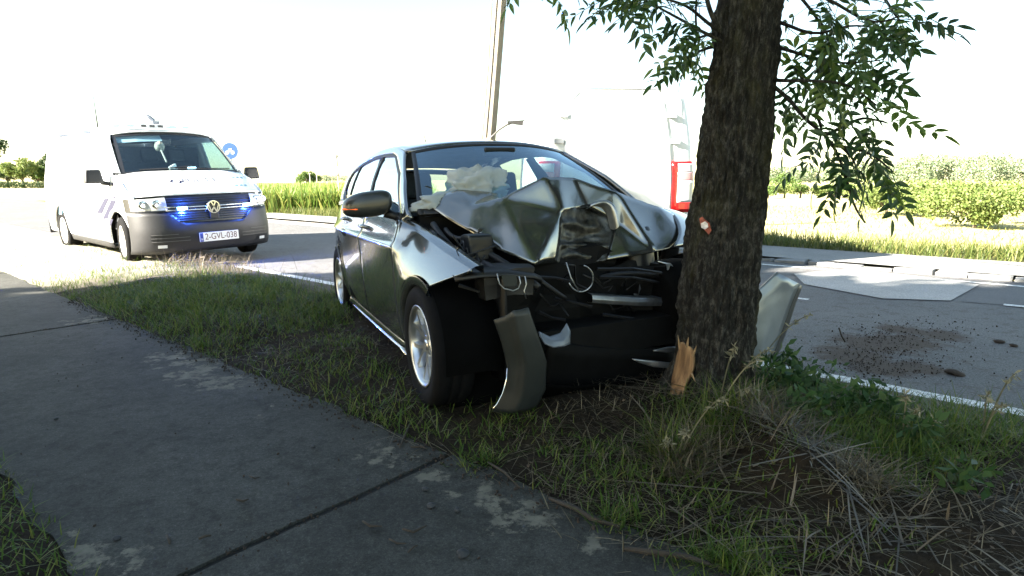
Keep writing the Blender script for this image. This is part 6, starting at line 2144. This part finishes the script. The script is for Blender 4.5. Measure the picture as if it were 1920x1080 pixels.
for _ in range(260):
    q = un(random.uniform(-6, -.6), random.uniform(.5, 1.65))
    if random.random() < .55: crumb(Vector((q.x, q.y, .034)), .0008 + .004 * random.random() ** 3)
for _ in range(260):                                   # along the slab joints
    uj = random.choice((-1.80, -5.77)) + random.gauss(0, .02)
    q = un(uj, random.uniform(.45, 1.68))
    crumb(Vector((q.x, q.y, .030)), random.uniform(.001, .005))
me = bpy.data.meshes.new("soil_crumbs"); bm.to_mesh(me); bm.free()
tag(link_mesh("soil_crumbs", me, simple("soil_dark", (.04, .028, .02), .95, var=.4, scale=40), None, False), kind="stuff")
for i, (px, py, L, lab) in enumerate(((1790, 699, .05, "largest dark clod of earth on the road, right of the spilled soil"), (1872, 640, .03, "dark clod on the road far right of the spilled soil"), (1903, 648, .025, "dark clod on the road at the right border"), (1585, 640, .06, "twig standing at the left end of the spilled soil"))):
    p = at_z(px, py, .01)
    if i == 3:
        o = MB().tube([(0, 0, 0), (-.02, .02, .04), (-.04, .03, .10)], .006, 5).build("twig", M_TWIG, None, True)
        o.location = (p.x, p.y, .004); tag(o, lab, "twig"); continue
    bm = bmesh.new(); bmesh.ops.create_icosphere(bm, subdivisions=2, radius=L)
    for v in bm.verts:
        v.co *= 1 + mnoise.noise(v.co * 20 + Vector((i * 3, 0, 0))) * .7
        v.co.z *= .4
    me = bpy.data.meshes.new("clod"); bm.to_mesh(me); bm.free()
    o = link_mesh("clod", me, bpy.data.materials["soil_dark"]); o.location = (p.x, p.y, .012)
    tag(o, lab, "clod", "clods on the road")

# weeds, seeding grasses and loose brush at the foot of the tree --------------------
M_WEED = foliage_mat("weed_leaf", (.025, .06, .02), (.045, .095, .028), (.08, .13, .04), .35)
def weed(px, py, h, k, label):
    p = vz(at_z(px, py, .06))
    root = empty("weed_plant", p)
    tag(root, label, "weed", "weeds right of the trunk")
    V, F = [], []
    pts = []
    stems = MB()
    for i in range(5):
        a = random.uniform(0, 2 * PI); l = random.uniform(.2, .6) * h
        e = Vector((math.cos(a) * l, math.sin(a) * l, h * random.uniform(.6, 1.05)))
        stems.tube([(0, 0, -.02), e * .5 + Vector((0, 0, h * .12)), e], [.004, .003, .0015], 5)
        for _ in range(k // 5):
            t = random.uniform(.2, 1)
            pts.append(e * t + Vector((random.gauss(0, .03), random.gauss(0, .03), random.gauss(.02, .02))))
    stems.build("stem", simple("weed_stem", (.06, .09, .03), .7), root)
    V, F, r = leaf_cloud(np.array([tuple(q) for q in pts]), .055, .42)
    tag(mesh_np("leaves", V, F, M_WEED, root, False, r), kind="stuff")
for px, py, h, k, lab in ((1452, 765, .24, 150, "bushy green weed right against the trunk"), (1490, 745, .22, 130, "leafy weed at the edge line, nearest the trunk's right side"), (1530, 770, .20, 120, "leafy weed right of the bushy weed by the trunk"),
                          (1570, 800, .18, 110, "broad-leaved weed in the middle of the green patch"), (1610, 790, .16, 80, "low weed by the white edge line right of the green patch"), (1660, 800, .14, 70, "low dark weed near the edge line, farther right"),
                          (1720, 850, .15, 70, "lone weed in the dry grass below the edge line"), (1800, 930, .12, 60, "small weed in the dry grass near the right border"), (1500, 820, .16, 90, "weed with drooping leaves above the rusty grass")):
    weed(px, py, h, k, lab)
G_SEED = foliage_mat('grass_seed', (.16, .15, .09), (.26, .24, .15), (.36, .33, .22), .3)
def seed_grass(px, py, tips, label):
    p = vz(at_z(px, py, .06))
    root = empty("seeding_grass", p); tag(root, label, "grass tuft", "seeding grasses round the trunk")
    for tx0, ty0 in tips:
        e = at_y(tx0, ty0, p.y - .12) - p
        m = e * .55 + Vector((0, 0, e.z * .25 + .03))
        pts = [Vector((0, 0, 0)) * (1 - t) ** 2 + m * 2 * t * (1 - t) + e * t * t for t in np.linspace(0, 1, 9)]
        mb = MB().tube(pts, [.0030] * 7 + [.0022, .0015], 4)
        st_ = mb.build("stalk", G_SEED, root)
        q = np.array([tuple(pts[-1] * (1 - t) + pts[-4] * t) for t in np.linspace(0, 1, 26)]) + RNG.normal(0, .004, (26, 3))
        V, F, r = leaf_cloud(q, .028, .3)
        tag(mesh_np("seed_head", V, F, G_SEED, st_, False, r), kind="stuff")
seed_grass(1345, 800, ((1445, 655), (1425, 675), (1415, 730), (1380, 650), (1450, 770)), "seeding grass arching across the trunk's foot")
seed_grass(1270, 860, ((1245, 830), (1290, 810), (1360, 745), (1255, 900)), "seeding grass left of the soil ridge")
seed_grass(1400, 720, ((1520, 590), (1505, 680), (1475, 678)), "tall seeding grass right of the trunk, before the torn fender")
seed_grass(1690, 830, ((1725, 770), (1700, 740), (1760, 790)), "seeding grass at the edge line on the right")
seed_grass(1840, 830, ((1905, 700), (1880, 760), (1850, 740)), "tallest seeding grass near the right border")
# tussocks
def tuft(px, py, k, h, rad, m, lean=.6, curl=.7, w=.0042, name="grass_tuft"):
    c = at_z(px, py, .06)
    P = np.stack([RNG.normal(c.x, rad, k), RNG.normal(c.y, rad, k), np.zeros(k)], 1)
    P[:, 2] = [verge_z(x, y) for x, y, _ in P]
    return blades(P, h * RNG.uniform(.5, 1.2, k), w, lean, curl)
def tufts(name, L, m):
    VV, FF, RR, o_ = [], [], [], 0
    for args in L:
        V, F, r = tuft(*args)
        VV.append(V); FF.append(F + o_); RR.append(r); o_ += len(V)
    tag(mesh_np(name, np.concatenate(VV), np.concatenate(FF), m, None, False, np.concatenate(RR)), kind="stuff")
tufts("dry_grass", [(1300, 850, 350, .17, .07, None, .5, 1.0), (1280, 880, 250, .15, .06, None, .7, 1.0), (1400, 800, 320, .13, .09, None, .9, .9), (1440, 840, 260, .12, .08, None, .9, .9), (1620, 920, 260, .12, .05, None, .6, .7), (1500, 790, 150, .14, .06, None, .6, .7), (1560, 880, 200, .10, .1, None, 1.2, .6), (1750, 960, 220, .10, .25, None, 1.3, .6), (1500, 1000, 200, .10, .22, None, 1.3, .6), (1250, 960, 140, .09, .2, None, 1.3, .6), (1100, 840, 150, .08, .2, None, 1.2, .6), (420, 505, 260, .25, .25, None, .5, .5), (350, 498, 260, .22, .2, None, .7, .5)], G_DRY)
tufts("verge_grass", [(1330, 820, 300, .20, .08, None, .5, 1.0), (1260, 850, 220, .20, .06, None, .4, 1.1), (1380, 1040, 260, .09, .05, None, .5, .6), (1160, 960, 160, .08, .05, None, .5, .6), (1290, 1040, 140, .07, .06, None, .5, .6), (1830, 820, 300, .20, .14, None, .5, .7), (1700, 820, 260, .18, .14, None, .5, .7), (1640, 860, 260, .15, .1, None, .5, .7), (1760, 880, 160, .13, .08, None, .6, .7), (900, 850, 160, .07, .06, None, .5, .6), (1560, 830, 260, .16, .1, None, .5, .7), (1460, 780, 260, .17, .1, None, .5, .8), (1690, 920, 100, .1, .05, None, .5, .7)], G_GREEN)
# loose bark, sticks and roots on the torn ridge
VV = []
for _ in range(260):
    t = random.random()
    q = TREE.lerp(M2, t * 1.5) + Vector((random.gauss(0, .18), random.gauss(0, .14), 0))
    VV.append((q.x, q.y, verge_z(q.x, q.y) + .01))
V, F, r = blades(np.array(VV), .13, .007, 2.2, .3)
tag(mesh_np("torn_roots", V, F, foliage_mat("root_brown", (.04, .03, .02), (.10, .08, .055), (.20, .16, .11), .05), None, False, r), kind="stuff")

# dead brush lying under the police van's bumper
b0 = at_z(345, 497, .03)
BR = empty("dead_brush", (b0.x, b0.y, .0))
tag(BR, "pile of dead sticks and dry brush on the ground under the police van's bumper", "brush")
m_stick = simple("dead_stick", (.10, .085, .07), .9, var=.4, scale=20)
for i in range(16):
    px = random.uniform(322, 405); py = random.uniform(486, 500)
    a = at_z(px, py, .03) - b0; a.z = random.uniform(.03, .10)
    d = Vector((random.uniform(.1, .4), random.uniform(-.12, .12), random.uniform(-.03, .08)))
    MB().tube([a, a + d * .5 + Vector((0, 0, .03)), a + d], [.010, .008, .004], 5).build("stick", m_stick, BR, True)
